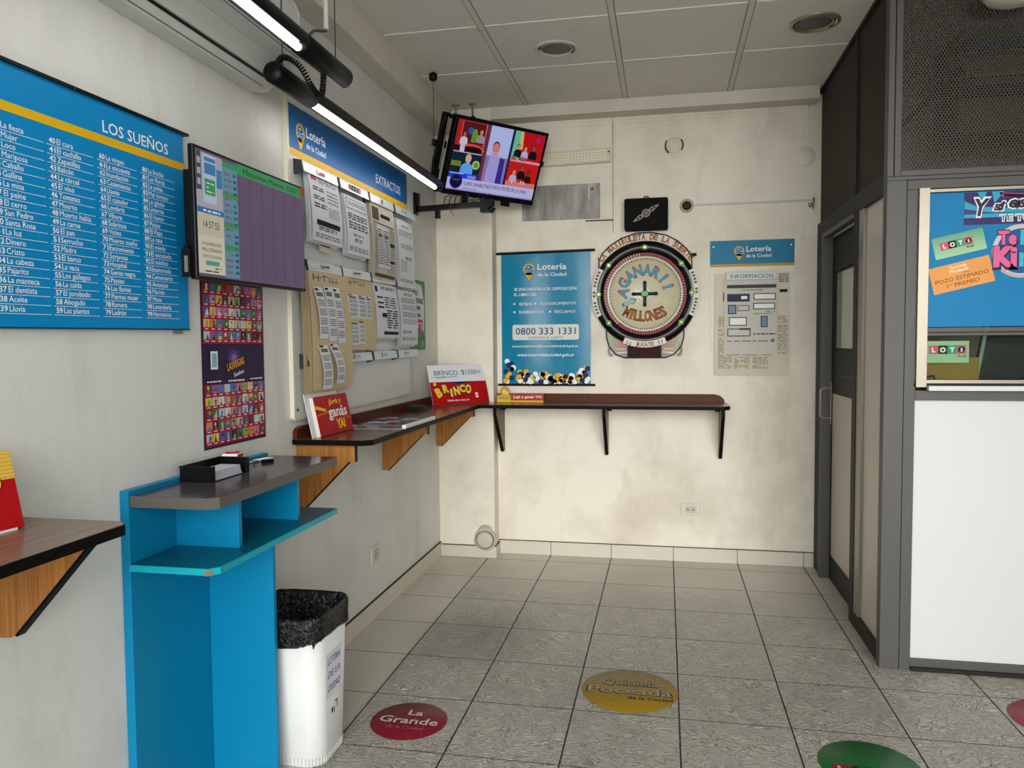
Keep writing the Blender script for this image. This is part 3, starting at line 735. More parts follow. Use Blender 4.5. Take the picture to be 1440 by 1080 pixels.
# cable trunk and black lead of the lamp
t = thing('cable_trunk', 'short white cable conduit coming down the soffit behind upper tube lamp', 'conduit', (-.235, -2.035, 2.99))
mb = MB(); mb.tube([(.010, 0, .16), (.010, 0, -.08), (.012, -.004, -.10)], .011, W_()); obj('conduit', mb, t)
t = thing('power_lead', 'thin black lead from white conduit to the upper tube lamp', 'cable', (-.225, -2.035, 2.885))
mb = MB(); mb.tube([(0, 0, 0), (.01, -.05, -.02), (.06, -.25, -.10), (.16, -.5, -.22), (.262, -.70, -.345)], .006, BLACK); obj('lead', mb, t)

# ---- two tube lamps on wires
LED = mat('led_tube', '#ffffff', .4, 0, 5.5)
def tube_lamp(label, x, z, y0, y1, led0, led1, wires, group='black tube lamps hanging on wires'):
    t = thing('tube_lamp', label, 'lamp', (x, (y0+y1)/2, z), group=group); mid = (y0+y1)/2; r = .039
    def half(a, b):
        P = []; N = 20
        prof = [(r*math.cos(q), r*math.sin(q)) for q in [math.radians(-35+250*i/N) for i in range(N+1)]]
        mb.grid([[(px, y-mid, pz) for px, pz in prof] for y in (a, b)], BLACK)
        q0, q1 = prof[-1], prof[0]
        mb.grid([[(px, y-mid, pz) for px, pz in (q0, (q0[0]*.5, -.005), (q1[0]*.5, -.005), q1)] for y in (a, b)], BLACK, False)
    mb = MB(); half(led0, led1)
    for a, b in ((y0, led0), (led1, y1)):
        if b-a > .005:
            mb.lathe([(0, a-mid), (r*.8, a-mid), (r, a-mid+.008), (r, b-mid-.004), (r*.9, b-mid), (0, b-mid)], BLACK, axis='z', n=24)
            k = len(mb.v)-24*6
            for i in range(k, len(mb.v)):
                p = mb.v[i]; mb.v[i] = (p[0], p[2], p[1])
    obj('housing', mb, t)
    mb = MB(); mb.tube([(0, led0-mid+.004, -.020), (0, led1-mid-.004, -.020)], .0125, LED, 12); obj('led_tube', mb, t)
    for wy in wires:
        mb = MB(); mb.tube([(0, wy-mid, r-.003), (0, wy-mid, H-z)], .0018, BLACK, 6); obj('wire', mb, t)
        mb = MB(); mb.lathe([(0, -.05), (.012, -.05), (.024, -.042), (.026, -.010), (.010, -.004), (.010, 0)], BLACK, (0, wy-mid, H-z), n=16); obj('ceiling_mount', mb, t)
    return t
tube_lamp('black hanging tube lamp over the results board, farther one', -.143, 2.488, -2.68, -.645, -2.37, -.70, (-2.60, -.706))
tube_lamp('black hanging tube lamp cut by top of frame, nearer one', .055, 2.505, -4.75, -2.51, -4.45, -2.87, (-2.58, -4.6))
t = thing('coiled_cord', 'black coiled cord joining the two hanging tube lamps', 'cord', (-.04, -2.55, 2.43))
mb = MB(); path = []; ctrl = [(x_+.04, y_+2.55, z_-2.43) for x_, y_, z_ in ((-.143, -2.64, 2.53), (-.135, -2.60, 2.565), (-.09, -2.57, 2.54), (-.05, -2.56, 2.47), (-.02, -2.56, 2.43), (.01, -2.60, 2.43), (.05, -2.67, 2.475))]
def cat(cs, s):
    n = len(cs)-1; x = s*n; i = min(int(x), n-1); f = x-i
    p = [Vector(cs[max(0, min(n, i+k))]) for k in (-1, 0, 1, 2)]
    return .5*((2*p[1])+(p[2]-p[0])*f+(2*p[0]-5*p[1]+4*p[2]-p[3])*f*f+(3*p[1]-p[0]-3*p[2]+p[3])*f**3)
N = 620; coils = 44
for i in range(N+1):
    s_ = i/N; p = cat(ctrl, s_); d = (cat(ctrl, min(1, s_+.01))-cat(ctrl, max(0, s_-.01))).normalized(); e1 = d.cross(Vector((1, .2, 0))).normalized(); e2 = d.cross(e1)
    q = 2*PI*coils*s_; path.append(p+(e1*math.cos(q)+e2*math.sin(q))*.0085)
mb.tube(path, .0032, BLACK, 6); obj('coil', mb, t)

# ---- television hanging in the corner
Rt = Matrix(((.683, -.67, .289), (.73, .634, -.256), (-.012, .386, .922)))
tv = thing('television', 'tilted television hanging in the back corner showing a news programme', 'television', (.156, -.296, 2.696))
tv.scale = (1.06, 1.06, 1.06)
tv.rotation_euler = Rt.to_euler()
mb = MB(); mb.fbox(-.34, -.225, .34, .225, -.045, 0, BLACK); mb.fbox(-.26, -.17, .26, .15, -.085, -.045, BLACK); mb.fbox(-.34, -.232, .34, -.21, -.03, .004, BLACK)
obj('housing', mb, tv, bevel=.004)
mb = MB(); mb.fbox(-.395, -.20, -.355, .222, -.075, -.045, BLACK); mb.fbox(-.42, .02, -.34, .06, -.085, -.05, BLACK); mb.tube([(-.385, .05, -.215), (-.40, .062, -.05), (-.375, .05, .215)], .009, BLACK)
for v in (.205, -.19): mb.fbox(-.38, v-.012, -.33, v+.012, -.06, -.03, BLACK)
mb.tube([(-.371, .03, -.1), (-.371, .028, .2)], .0035, STEEL)
obj('side_rack', mb, tv)
mb = MB(); mb.fbox(.12, -.262, .17, -.225, -.04, -.01, BLACK); mb.fbox(.335, .02, .355, .05, -.04, -.005, BLACK); obj('foot_clip', mb, tv)
n0 = .0005; E2 = .36
def el(n_, c): return mat('tv_'+n_, c, .2, 0, E2)
def person_pic(u, v, s, shirt, skin='#b98a72', hair='#2a211d', arms=True):
    """small generic figure in a broadcast picture, bust upward"""
    mb.poly([(u-.55*s, v), (u+.55*s, v), (u+.48*s, v+.65*s), (u+.2*s, v+.85*s), (u-.2*s, v+.85*s), (u-.48*s, v+.65*s)], shirt, 4, n0)
    mb.disc(u, v+1.18*s, .25*s, el('hair'+hair[1:], hair), 4, n0, 12, .33*s); mb.disc(u, v+1.12*s, .21*s, el('skin'+skin[1:], skin), 5, n0, 12, .29*s)
mb = MB()
mb.rect(-.322, -.200, .322, .208, el('base', '#262032'), 1, n0)
mb.rect(-.318, .025, -.12, .205, el('red', '#a81f1c'), 2, n0); mb.rect(-.28, .08, -.125, .198, el('maroon', '#4c1a22'), 3, n0)
mb.rect(-.318, .027, -.12, .06, el('deep', '#1d0d10'), 3, n0); mb.ring(-.19, -.06, .13, .135, el('coral', '#d66a55'), 4, n0, 20, .9, 2.1)
mb.poly([(-.215, .09), (-.19, .085), (-.165, .12), (-.185, .165), (-.21, .16)], el('lime', '#5e8c2a'), 4, n0); mb.disc(-.225, .15, .02, el('blue2', '#3a4f9a'), 4, n0)
person_pic(-.15, .09, .055, el('grey_shirt', '#8b8795'), '#c07a5e'); person_pic(-.262, .07, .05, el('white_shirt', '#c6b9c9'), '#9a5c4c', '#3a1512'); mb.rect(-.278, .025, -.246, .075, el('white_shirt', '#c6b9c9'), 4, n0)
mb.line((-.318, .024), (-.12, .024), .006, el('lilac', '#b6a3cf'), 4, n0); mb.line((-.12, .024), (-.12, .205), .006, el('coral', '#d66a55'), 4, n0); mb.line((-.286, .06), (-.286, .2), .003, el('coral', '#d66a55'), 4, n0)
mb.rect(-.318, -.125, -.122, .02, el('night', '#0f2433'), 2, n0); mb.rect(-.318, -.06, -.25, -.03, el('olive', '#6c7a2a'), 3, n0); mb.disc(-.145, -.04, .026, el('pale_lime', '#a9c77a'), 3, n0); mb.disc(-.145, -.04, .018, el('lime', '#5e8c2a'), 4, n0)
person_pic(-.205, -.108, .085, el('sky_shirt', '#5b9ae0'), '#c9a08e', '#b6a07a')
mb.rect(-.318, -.128, -.122, -.098, el('royal', '#1d3fe0'), 6, n0); mb.scribble(-.22, -.124, -.13, -.104, 2, INK_W, 7, .5, n0, .02); mb.rect(-.318, -.104, -.22, -.098, el('paleblue', '#8fb2f2'), 7, n0)
mb.rect(-.112, -.128, -.088, .205, el('wine', '#6a2a44'), 2, n0)
mb.rect(-.088, -.128, .072, .205, el('sky', '#a9b4e0'), 2, n0); mb.rect(-.088, -.128, .072, .03, el('violet_grey', '#7b74a8'), 3, n0)
mb.poly([(-.07, -.128), (.02, -.128), (.018, .03), (-.02, .055), (-.06, .035)], el('lav', '#9c95d0'), 4, n0); mb.poly([(.012, -.128), (.055, -.128), (.05, .02), (.015, .03)], el('indigo', '#352a86'), 5, n0); mb.disc(-.028, .075, .026, el('face', '#c9756e'), 6, n0, 14, .034); mb.disc(-.028, .088, .026, el('hair2', '#5e3540'), 5, n0, 14, .032)
mb.text('EXCLUSIVO', -.008, .048, .010, INK_W, 7, 'c', w=.085, n=n0, bold=.01); mb.text('LA DECISION', .0, .032, .008, INK_W, 7, 'c', w=.075, n=n0)
mb.rect(.072, -.128, .088, .205, el('navy', '#1b1e46'), 3, n0)
mb.rect(.09, .03, .318, .205, el('scarlet', '#b3131d'), 2, n0); mb.rect(.09, .03, .15, .205, el('teal', '#67b29a'), 3, n0); mb.poly([(.13, .205), (.15, .205), (.165, .1), (.14, .1)], el('flag', '#cfb25a'), 4, n0); mb.disc(.27, .17, .013, el('violet', '#7a2fb0'), 4, n0)
person_pic(.135, .05, .055, el('suit', '#121318')); person_pic(.188, .05, .05, el('lilac', '#b6a3cf')); person_pic(.25, .05, .06, el('suit', '#121318'), '#8a4a3a')
for u in (.095, .165): mb.rect(u, .03, u+.035, .055, el('laptop', '#8d5a6c'), 7, n0)
mb.rect(.09, .022, .318, .036, el('rose', '#d98d9c'), 6, n0)
mb.rect(.09, -.128, .318, .02, el('scarlet2', '#c01a18'), 2, n0); person_pic(.14, -.105, .055, el('lilac', '#b6a3cf')); person_pic(.195, -.08, .06, el('suit', '#121318'), '#8a4a3a'); person_pic(.25, -.10, .055, el('suit2', '#2a1216'), '#7d2b22'); mb.rect(.09, -.128, .318, -.098, el('rose2', '#cf7468'), 6, n0)
for u in (.13, .2, .22): mb.rect(u, -.11, u+.012, -.09, INK_W, 7, n0)
mb.rect(-.322, -.200, .322, -.128, el('bar', '#b3b0de'), 3, n0); mb.rect(-.322, -.200, .322, -.192, el('barlow', '#8a84c6'), 4, n0)
mb.text('ICARDI, INHABILITADO POR EL POSTEO DE LA CHINA', -.205, -.165, .023, el('ink', '#1c2250'), 4, w=.47, n=n0, bold=.006)
mb.text('INFORMACION', -.205, -.188, .009, el('ink', '#1c2250'), 5, w=.10, n=n0); mb.disc(-.262, -.148, .044, el('badge', '#14122e'), 8, n0, 24); mb.text('14:57', -.262, -.146, .014, el('badgeink', '#5b66d0'), 9, 'c', w=.05, n=n0); mb.ring(-.262, -.148, .038, .041, el('badgering', '#3f2f9a'), 9, n0)
plabel(obj('screen', mb, tv), 'lit screen with a news programme')
for k, (p, q) in enumerate((((.01, -.60, 2.87), (.03, -.56, H)), ((.17, -.43, 2.93), (.12, -.46, H)))):
    pass
# hooks and ceiling straps carrying the television
t = thing('television_hanger', 'two metal ceiling hooks with black straps above tilted television', 'hook', (-.12, -.066, H))
for hx, dz in ((-.058, -.10), (.059, -.08)):
    mb = MB(); mb.tube([(hx, 0, 0), (hx, 0, dz), (hx+.006, -.008, dz-.012)], .006, STEEL, 8); mb.lathe([(0, -.007), (.028, -.006), (.028, 0)], STEEL, (hx, 0, 0), n=16); obj('hook', mb, t)
mb = MB(); mb.tube([(-.052, -.008, -.112), (-.03, -.06, -.25), (.02, -.14, -.40)], .006, BLACK, 8); obj('strap', mb, t)
mb = MB(); mb.lathe([(0, -.03), (.022, -.02), (.020, .012), (0, .03)], BLACK, (.064, -.008, -.105), n=12); mb.tube([(.064, -.008, -.105), (.13, -.05, -.165), (.22, -.16, -.26)], .007, BLACK, 8); obj('strap', mb, t)

# swing arm on the left wall below it
t = thing('swing_bracket', 'black steel swing arm on left wall under the tilted television', 'bracket', (XL, -.43, 2.40))
mb = MB(); mb.box(0, -.035, -.045, .012, .035, .095, BLACK); mb.box(.012, -.02, -.03, .03, .02, .09, BLACK); obj('wall_plate', mb, t, bevel=.002)
mb = MB(); mb.prism([(0, -.028), (.52, -.012), (.52, .022), (0, .006)], 'y', -.02, .02, BLACK); mb.box(.14, -.025, -.075, .17, .01, -.02, BLACK); obj('arm', mb, t, bevel=.002)
mb = MB(); mb.tube([(.33, 0, .0), (.33, .01, .04), (.32, .08, .09)], .022, BLACK); obj('swivel_stem', mb, t); mb = MB(); mb.box(.44, -.03, -.05, .52, .03, .03, BLACK); mb.tube([(.50, -.03, -.045), (.53, -.03, -.02)], .02, BLACK); obj('swivel_head', mb, t)
mb = MB()
for k in range(4):
    x = .20+.035*k; mb.tube([(x+.04, .03, .085), (x+.005, .0, .06), (x, -.025, .01), (x+.02, -.02, -.012)], .003, BLACK, 6)
mb.tube([(.36, .0, .03), (.40, .05, .06), (.44, .10, .09)], .003, BLACK, 6); mb.tube([(.38, .0, .025), (.42, .06, .05), (.47, .12, .09)], .003, BLACK, 6)
obj('cables', mb, t)
mb = MB(); mb.tube([(.245, -.024, .0), (.24, -.03, -.02), (.25, -.032, -.05), (.262, -.028, -.02), (.258, -.03, -.045), (.268, -.03, -.065)], .0028, mat('brown_tie', '#8a5a20', .5), 6); plabel(obj('tie', mb, t), 'brown twist tie')
#=========================================================================================
# BACK WALL
#=========================================================================================
def on_back(name, label, cat, x, z, group=None, y=YB): return thing(name, label, cat, (x, y, z), group=group)

# ---- emergency light
t = on_back('emergency_light', 'slim white emergency light of many square lamps high on back wall', 'light', .625, 2.805)
t.rotation_euler = (0, -.022, 0)
LW = mat('emergency_white', '#d8d3c2', .35); LE = mat('emergency_lens', '#f3ecd2', .12, coat=.5)
mb = MB(); mb.fbox(-.255, -.048, .232, .048, .0, .035, LW); obj('body', mb, t, bevel=.004)
mb = MB()
for i in range(20):
    for j in range(4):
        u = -.245+i*.0228; v = -.036+j*.0185
        mb.prism([(u, v), (u+.018, v), (u+.018, v+.0145), (u, v+.0145)], 'y', -.040, -.034, LE)
plabel(obj('lens_grid', mb, t), 'grid of square lenses'); 
mb = MB(); mb.disc(.222, .02, .006, BLACK, 1, .0352, 10); obj('test_button', mb, t)
# ---- blank metal cover plate
g = NT('stained_metal'); nz = g.n('ShaderNodeTexNoise', {'Vector': g.n('ShaderNodeMapping', {'Vector': g.n('ShaderNodeTexCoord').outputs['Object'], 'Scale': (9, 9, 2.5)}).outputs[0], 'Scale': 1.6, 'Detail': 4.0}).outputs['Fac']
g.set('Base Color', g.mix(g.ramp(nz, .35, .68), lin('#6f6c66'), lin('#a3a098'))); g.set('Roughness', .45); g.set('Metallic', .15)
t = on_back('cover_plate', 'stained grey metal cover plate on back wall below emergency light', 'plate', .51, 2.505)
mb = MB(); mb.fbox(-.275, -.122, .275, .120, 0, .006, g.m); obj('plate', mb, t, bevel=.001)
mb = MB(); mb.lathe([(0, .012), (.010, .010), (.012, .006)], STEEL, (.222, 0, .082), 'y', 12); mb.fbox(.195, .02, .199, .125, .006, .012, W_()); obj('screw', mb, t)
# ---- black speaker
t = on_back('speaker', 'square black speaker with silver emblem above round game wheel', 'speaker', 1.102, 2.39)
SPB = mat('speaker_black', '#0d0c0c', .7, bump=.4, bscale=300)
mb = MB(); mb.fbox(-.146, -.108, .146, .104, 0, .10, SPB); obj('cabinet', mb, t, bevel=.012)
mb = MB(); mb.lathe([(.118, .100), (.125, .106), (.130, .100)], SPB, (0, 0, 0), 'y', 40)
for i, p in enumerate(mb.v): mb.v[i] = (p[0], p[1], p[2]*.72)
obj('grille_ring', mb, t)
SIL = mat('silver_emblem', '#5f5a50', .4, .3)
mb = MB(); mb.ring(0, 0, .016, .028, SIL, 1, .103, 24); a_ = math.radians(33)
for sgn in (1, -1):
    P = [(sgn*.026, -.012), (sgn*.05, -.016), (sgn*.10, -.004), (sgn*.10, .004), (sgn*.05, .016), (sgn*.026, .012)]
    mb.poly([(p[0]*math.cos(a_)-p[1]*math.sin(a_), p[0]*math.sin(a_)+p[1]*math.cos(a_)) for p in (P if sgn > 0 else P[::-1])], SIL, 1, .103)
    for q in (.045, .066): mb.disc(sgn*q*math.cos(a_), sgn*q*math.sin(a_), .008, BLACK, 2, .103, 10)
mb.disc(0, 0, .012, SIL, 1, .103, 12); obj('emblem', mb, t)
mb = MB(); mb.tube([(-.02, -.03, .104), (-.01, -.03, .125), (.01, -.03, .125), (.02, -.03, .104)], .004, BLACK, 6); obj('hanging_loop', mb, t)
# ---- round wall outlet of a camera
t = on_back('camera_housing', 'small round dark lens in pale ring, right of the black speaker', 'camera', 1.372, 2.445)
mb = MB(); mb.lathe([(.047, 0), (.046, .010), (.036, .014), (.030, .008)], mat('ring_beige', '#b5ab94', .5), axis='y', n=28); obj('ring', mb, t)
mb = MB(); mb.lathe([(.032, .006), (.026, .016), (.016, .018), (0, .018)], mat('dark_rubber', '#28241f', .5), axis='y', n=24); obj('lens', mb, t)
# conduit lines
t = on_back('conduit', 'thin horizontal white conduit running from dark lens to right end of wall', 'conduit', 1.42, 2.447)
mb = MB(); mb.fbox(0, -.007, .78, .007, 0, .010, mat('lilac_white', '#cdc8cb', .45)); obj('channel', mb, t, bevel=.002)
t = on_back('conduit', 'thin vertical white conduit on back wall from beam down past speaker', 'conduit', .884, 2.28)
mb = MB(); mb.fbox(-.008, 0, .008, .785, 0, .012, M_WB); mb.fbox(-.009, .0, -.007, .785, .0, .013, GROUT); mb.fbox(-.20, .255-.17, -.004, .263-.17, 0, .006, GROUT); obj('channel', mb, t)
t = on_back('blank_cap', 'white round blank cap with broken plaster edge, above and right of speaker', 'cap', 1.287, 2.855)
mb = MB(); mb.lathe([(0, .012), (.050, .011), (.054, .006), (.054, 0)], M_WB, axis='y', n=28); obj('cap', mb, t)
mb = MB(); rd = random.Random(2)
for a0, a1 in ((-.6, .75), (2.5, 4.1)):
    pts_o = []; pts_i = []
    for i in range(11):
        q = a0+(a1-a0)*i/10; pts_o.append(((.062+.004*rd.random())*math.cos(q), (.062+.004*rd.random())*math.sin(q))); pts_i.append((.053*math.cos(q), .053*math.sin(q)))
    for i in range(10): mb.poly([pts_i[i], pts_o[i], pts_o[i+1], pts_i[i+1]], mat('broken_plaster', '#4b4238', .9), 1)
obj('chipped_edge', mb, t)
t = on_back('blank_cap', 'white round blank cap at right end of back wall under vertical moulding', 'cap', 2.135, 2.735)
mb = MB(); mb.lathe([(0, .010), (.058, .009), (.062, .004), (.062, 0)], M_WB, axis='y', n=28); obj('cap', mb, t)
t = on_back('hook', 'small brass wall hook with loose wire beside dark booth screen', 'hook', 2.19, 2.41)
mb = MB(); BR = mat('old_brass', '#8a7a55', .4, .6); mb.tube([(0, 0, .05), (-.004, -.02, .05), (-.004, -.035, .03), (-.01, -.03, .0), (-.03, -.02, -.008), (-.035, -.02, .012), (-.015, -.02, .016), (.0, -.015, -.03)], .005, BR, 8); mb.tube([(.003, -.003, .08), (.0, -.02, .06), (.006, -.02, .03), (-.002, -.02, -.05)], .003, INK_W, 6); obj('hook', mb, t)

# ---- wall sockets
def socket(label, loc, rot, w=.067, h=.042):
    t = thing('wall_socket', label, 'socket', loc, rot)
    mb = MB(); mb.fbox(-w, -h, w, h, 0, .010, mat('socket_white', '#d5cfc2', .4)); obj('plate', mb, t, bevel=.006)
    mb = MB(); mb.fbox(-w*.55, -h*.55, w*.55, h*.55, .010, .0125, mat('socket_insert', '#c3bdaf', .4))
    for u in (-.018, .018):
        for a_ in (-.7, .7): mb.line((u-.006*math.cos(a_)*1, -.006*math.sin(a_)), (u+.006*math.cos(a_), .006*math.sin(a_)), .004, INK_K, 1, .0125)
    obj('insert', mb, t)
socket('white power socket low on back wall below long shelf', (1.405, YB, .363), (0, 0, 0))
socket('white power socket low on left wall behind the rubbish bin', (XL, -1.235, .348), FACE_LEFT, .060, .050)
t = thing('drain_cap', 'round grey plastered pipe cap at foot of corner pillar', 'cap', (-.02, .035, .130))
mb = MB(); PLS = mat('rough_plaster', '#bdb8aa', .8, noise=.15, nscale=30, bump=.6, bscale=50); rd = random.Random(4); P = []
for i in range(28):
    q = 2*PI*i/28; k_ = 1+.05*rd.uniform(-1, 1)+(.16 if .9 < q < 2.2 else 0); P.append([(r_*k_*math.cos(q) if r_ > .06 else r_*math.cos(q), -h_, r_*k_*math.sin(q) if r_ > .06 else r_*math.sin(q)) for r_, h_ in ((.086, 0), (.078, .022), (.058, .030), (.055, .024))])
mb.grid(P, PLS, True, cu=True); mb.lathe([(.066, .0265), (.061, .031), (.057, .027)], GROUT, axis='y', n=28); obj('collar', mb, t)
mb = MB(); mb.lathe([(.058, .022), (.054, .034), (.048, .038), (0, .038)], mat('cap_grey', '#c6c2b6', .6, noise=.1, nscale=30), axis='y', n=28); obj('lid', mb, t)

# ---- hanging banner
t = on_back('banner', 'hanging glossy blue banner with white text and confetti dots, black rods', 'banner', .40, 1.69)
BW2, BH2 = .318, .47
mb = MB(); BAN = mat('banner_vinyl', '#007fa6', .16, bump=.25, bscale=5, spec=.25)
P = [[(u, -.010-.004*math.sin((u+.3)*14)*(.3+.7*math.cos(v*3)) , v) for v in [(-BH2)+j*2*BH2/14 for j in range(15)]] for u in [-BW2+i*2*BW2/20 for i in range(21)]]
mb.grid(P, BAN); obj('sheet', mb, t)
mb = MB(); mb.tube([(-.355, -.012, .468), (.350, -.012, .476)], .0095, BLACK, 10); plabel(obj('top_rod', mb, t), 'black rod')
mb = MB(); mb.tube([(-.345, -.012, -.466), (.350, -.012, -.466)], .0085, BLACK, 10); plabel(obj('bottom_rod', mb, t), 'black rod')
mb = MB(); nb = .018
logo_pin(mb, -.117, .352, .115, 1)
mb.text('Lotería', -.055, .348, .044, INK_W, 1, w=.205, bold=.012); mb.text('de la Ciudad', -.055, .302, .026, INK_W, 1, w=.205, bold=.01)
mb.text('SE ENCUENTRA A SU DISPOSICIÓN', -.225, .203, .021, INK_W, 1, w=.445, bold=.012); mb.text('EL LIBRO DE:', -.225, .166, .021, INK_W, 1, w=.16, bold=.012)
for u, v, s_, w_ in ((-.19, .100, 'QUEJAS', .095), (-.038, .100, 'AGRADECIMIENTOS', .252), (-.19, .042, 'SUGERENCIAS', .178), (.066, .042, 'RECLAMOS', .147)):
    mb.disc(u-.033, v+.010, .0075, INK_W, 1, 0, 12); mb.text(s_, u, v, .020, INK_W, 1, w=w_, bold=.012)
mb.text('atencionalcliente@loteriadelaciudad.gob.ar', -.242, -.198, .017, INK_W, 1, w=.475, bold=.012); mb.text('www.loteriadelaciudad.gob.ar', -.205, -.262, .022, INK_W, 1, w=.41, bold=.012)
def rrect(mb, u0, v0, u1, v1, r, mt, lay, n=0):
    pts = []
    for cx, cy, a0 in ((u1-r, v1-r, 0), (u0+r, v1-r, 90), (u0+r, v0+r, 180), (u1-r, v0+r, 270)):
        for k in range(5): q = math.radians(a0+22.5*k); pts.append((cx+r*math.cos(q), cy+r*math.sin(q)))
    mb.poly(pts, mt, lay, n)
rrect(mb, -.238, -.147, .237, -.038, .014, mat('cream_print', '#d9dbd3', .4), 1)
mb.text('0800 333 1331', 0, -.108, .050, mat('deep_blue_print', '#1d5378', .5), 2, 'c', w=.43, bold=.012); mb.text('ATENCIÓN AL CLIENTE', 0, -.138, .017, mat('deep_blue_print', '#1d5378', .5), 2, 'c', w=.25)
for i in range(len(mb.v)): mb.v[i] = (mb.v[i][0], mb.v[i][1]-nb, mb.v[i][2])
plabel(obj('lettering', mb, t), 'white lettering')
mb = MB(); rd = random.Random(11); cols = (INK_W, GOLD, NAVY, INK_W, NAVY, GOLD)
for i in range(120):
    u = rd.uniform(-BW2+.018, BW2-.018); ed = abs(u)/BW2
    top = .05+.10*max(0, (ed-.55)/.45) if rd.random() < .9 else .03
    if u < 0: top *= 1.35
    v = -BH2+.022+rd.random()*top
    mb.disc(u, v, .0185, cols[i % 6], 1+(i % 5)*.5, nb-.002, 14)
mb.disc(-.14, -.375, .021, GOLD, 3, nb-.002, 16); mb.disc(-.268, -.325, .020, NAVY, 3, nb-.002, 16); mb.disc(.255, -.366, .021, INK_W, 3, nb-.002, 16); mb.disc(-.235, -.345, .021, INK_W, 3, nb-.002, 16)
plabel(obj('confetti_print', mb, t), 'white, gold and navy dots')

# ---- round game wheel
t = on_back('game_wheel', 'round black game wheel with cream face and coloured lettering on back wall', 'game wheel', 1.093, 1.853)
GLB = mat('wheel_black', '#0a0a0c', .22, coat=0, spec=.35); WFACE = mat('wheel_face', '#d6cfae', .25, coat=.2); CRW = mat('crown_white', '#d8d6d2', .3)
mb = MB()
crown = [(-.315, .10), (-.315, .235), (-.29, .285), (-.24, .335), (-.16, .385), (-.06, .416), (.04, .418), (.14, .398), (.22, .355), (.28, .300), (.312, .24), (.318, .10)]
mb.prism(crown, 'y', -.018, 0, CRW); obj('crown_panel', mb, t)
mb = MB(); mb.tube([(p[0], -.017, p[1]) for p in crown], .005, BLACK, 6); mb.tube([(.31, -.02, .26), (.345, -.02, .26)], .010, BLACK, 8); obj('crown_edge', mb, t)
low = [(-.265, -.2), (-.262, -.30), (-.245, -.36), (-.20, -.415), (-.14, -.438), (.14, -.438), (.20, -.415), (.245, -.36), (.262, -.30), (.265, -.2)]
LG = NT('lower_panel_print'); oc = LG.n('ShaderNodeSeparateXYZ', {0: LG.n('ShaderNodeTexCoord').outputs['Object']}); ax = LG.math('ABSOLUTE', oc.outputs[0])
LG.set('Base Color', LG.mix(LG.ramp(ax, .10, .25), lin('#74205f'), lin('#828f63'))); LG.set('Roughness', .3)
mb = MB(); mb.prism(low, 'y', -.018, 0, LG.m); obj('lower_panel', mb, t)
mb = MB(); mb.tube([(p[0], -.017, p[1]) for p in low], .005, mat('dark_purple_edge', '#2a1630', .3), 6)
rd = random.Random(8); pc = [mat('picture_%d' % i, c, .5) for i, c in enumerate(pal)]
for sgn in (-1, 1):
    for k in range(6):
        mb.line((sgn*(.12+.01*k), -.40+.022*k), (sgn*(.19+.008*k), -.405+.026*k), .009, [PAPER, YEL, pm[5], pm[6], pm[10], CREAM][k], 1, .0185)
    for q in range(6):
        a_ = math.radians(-100+q*15); u = sgn*(.185+.062*math.cos(a_+.9)); v = -.345+.075*math.sin(a_+.3)
        mb.poly([(u-.010, v-.008), (u+.010, v-.008), (u, v+.011)], INK_K, 2, .0185); mb.poly([(u-.006, v-.005), (u+.006, v-.005), (u, v+.006)], CREAM, 3, .0185)
obj('lower_print', mb, t)
mb = MB(); mb.fbox(-.118, -.438, .112, -.355, .02, .042, mat('frame_navy', '#191b26', .5, spec=.1)); obj('display_frame', mb, t)
mb = MB(); mb.rect(-.104, -.428, .100, -.365, mat('display_red_dark', '#35090e', .5, spec=.1), 1, .042); plabel(obj('display', mb, t), 'dark red display')
mb = MB(); prof = [(.362, 0), (.362, .03), (.352, .05), (.325, .062), (.298, .058), (.284, .046), (.280, .03)]
mb.lathe(prof, GLB, axis='y', n=72); obj('ring', mb, t)
PK = mat('pink_bead', '#bf7d78', .3); RP = mat('red_bead', '#93283a', .3)
mb = MB(); mb.lathe([(.283, .030), (.256, .030), (.254, .024)], mat('bead_bed', '#6b2a30', .3), axis='y', n=64); obj('bead_bed', mb, t)
mb = MB()
for i in range(90):
    a_ = 2*PI*(i+.5)/90; c_, s_ = math.cos(a_), math.sin(a_); bm = PK if 1.7 < a_ < 4.0 else RP
    e1 = (c_*.011, s_*.011); e2 = (-s_*.0062, c_*.0062); u, v = .269*c_, .269*s_
    q4 = [(u-e1[0]-e2[0], v-e1[1]-e2[1]), (u+e1[0]-e2[0], v+e1[1]-e2[1]), (u+e1[0]+e2[0], v+e1[1]+e2[1]), (u-e1[0]+e2[0], v-e1[1]+e2[1])]
    mb.prism(q4, 'y', -.038, -.030, bm)
o = obj('bead_ring', mb, t, bevel=.002); o['kind'] = 'stuff'
plabel(o, 'ring of pink and red beads')
mb = MB(); mb.lathe([(.256, .030), (.226, .030), (.224, .024), (0, .024)], WFACE, axis='y', n=64)
for i in range(96):
    a_ = 2*PI*i/96; mb.disc(.240*math.cos(a_), .240*math.sin(a_), .0052, BLACK, 1, .030, 6, .0062)
mb.ring(0, 0, .250, .252, INK_G, 1, .030, 64); mb.ring(0, 0, .228, .2295, INK_G, 1, .030, 64)
obj('face', mb, t)
TQ = mat('turquoise_print', '#2d96ae', .4); CRM = mat('crimson_print', '#b3253c', .4); BRN = mat('rust_print', '#a8561c', .45); BRK = mat('dark_rust', '#3d1f10', .5)
mb = MB(); nf = .0245
for dx_, sc_, bold, mt, lay in ((.0, 1.12, .06, CRM, 1), (0, 1.0, .03, TQ, 3)):
    mb.text('A', -.118, .0, .062*sc_, mt, lay, 'c', w=.070*sc_, rot=1.25, bold=bold, n=nf)
    mb.arc_text('GANAR!!', 0, .0, .128, PI/2-.10, 2.75, .066*sc_, mt, lay, bold=bold, wk=1.12*sc_, n=nf)
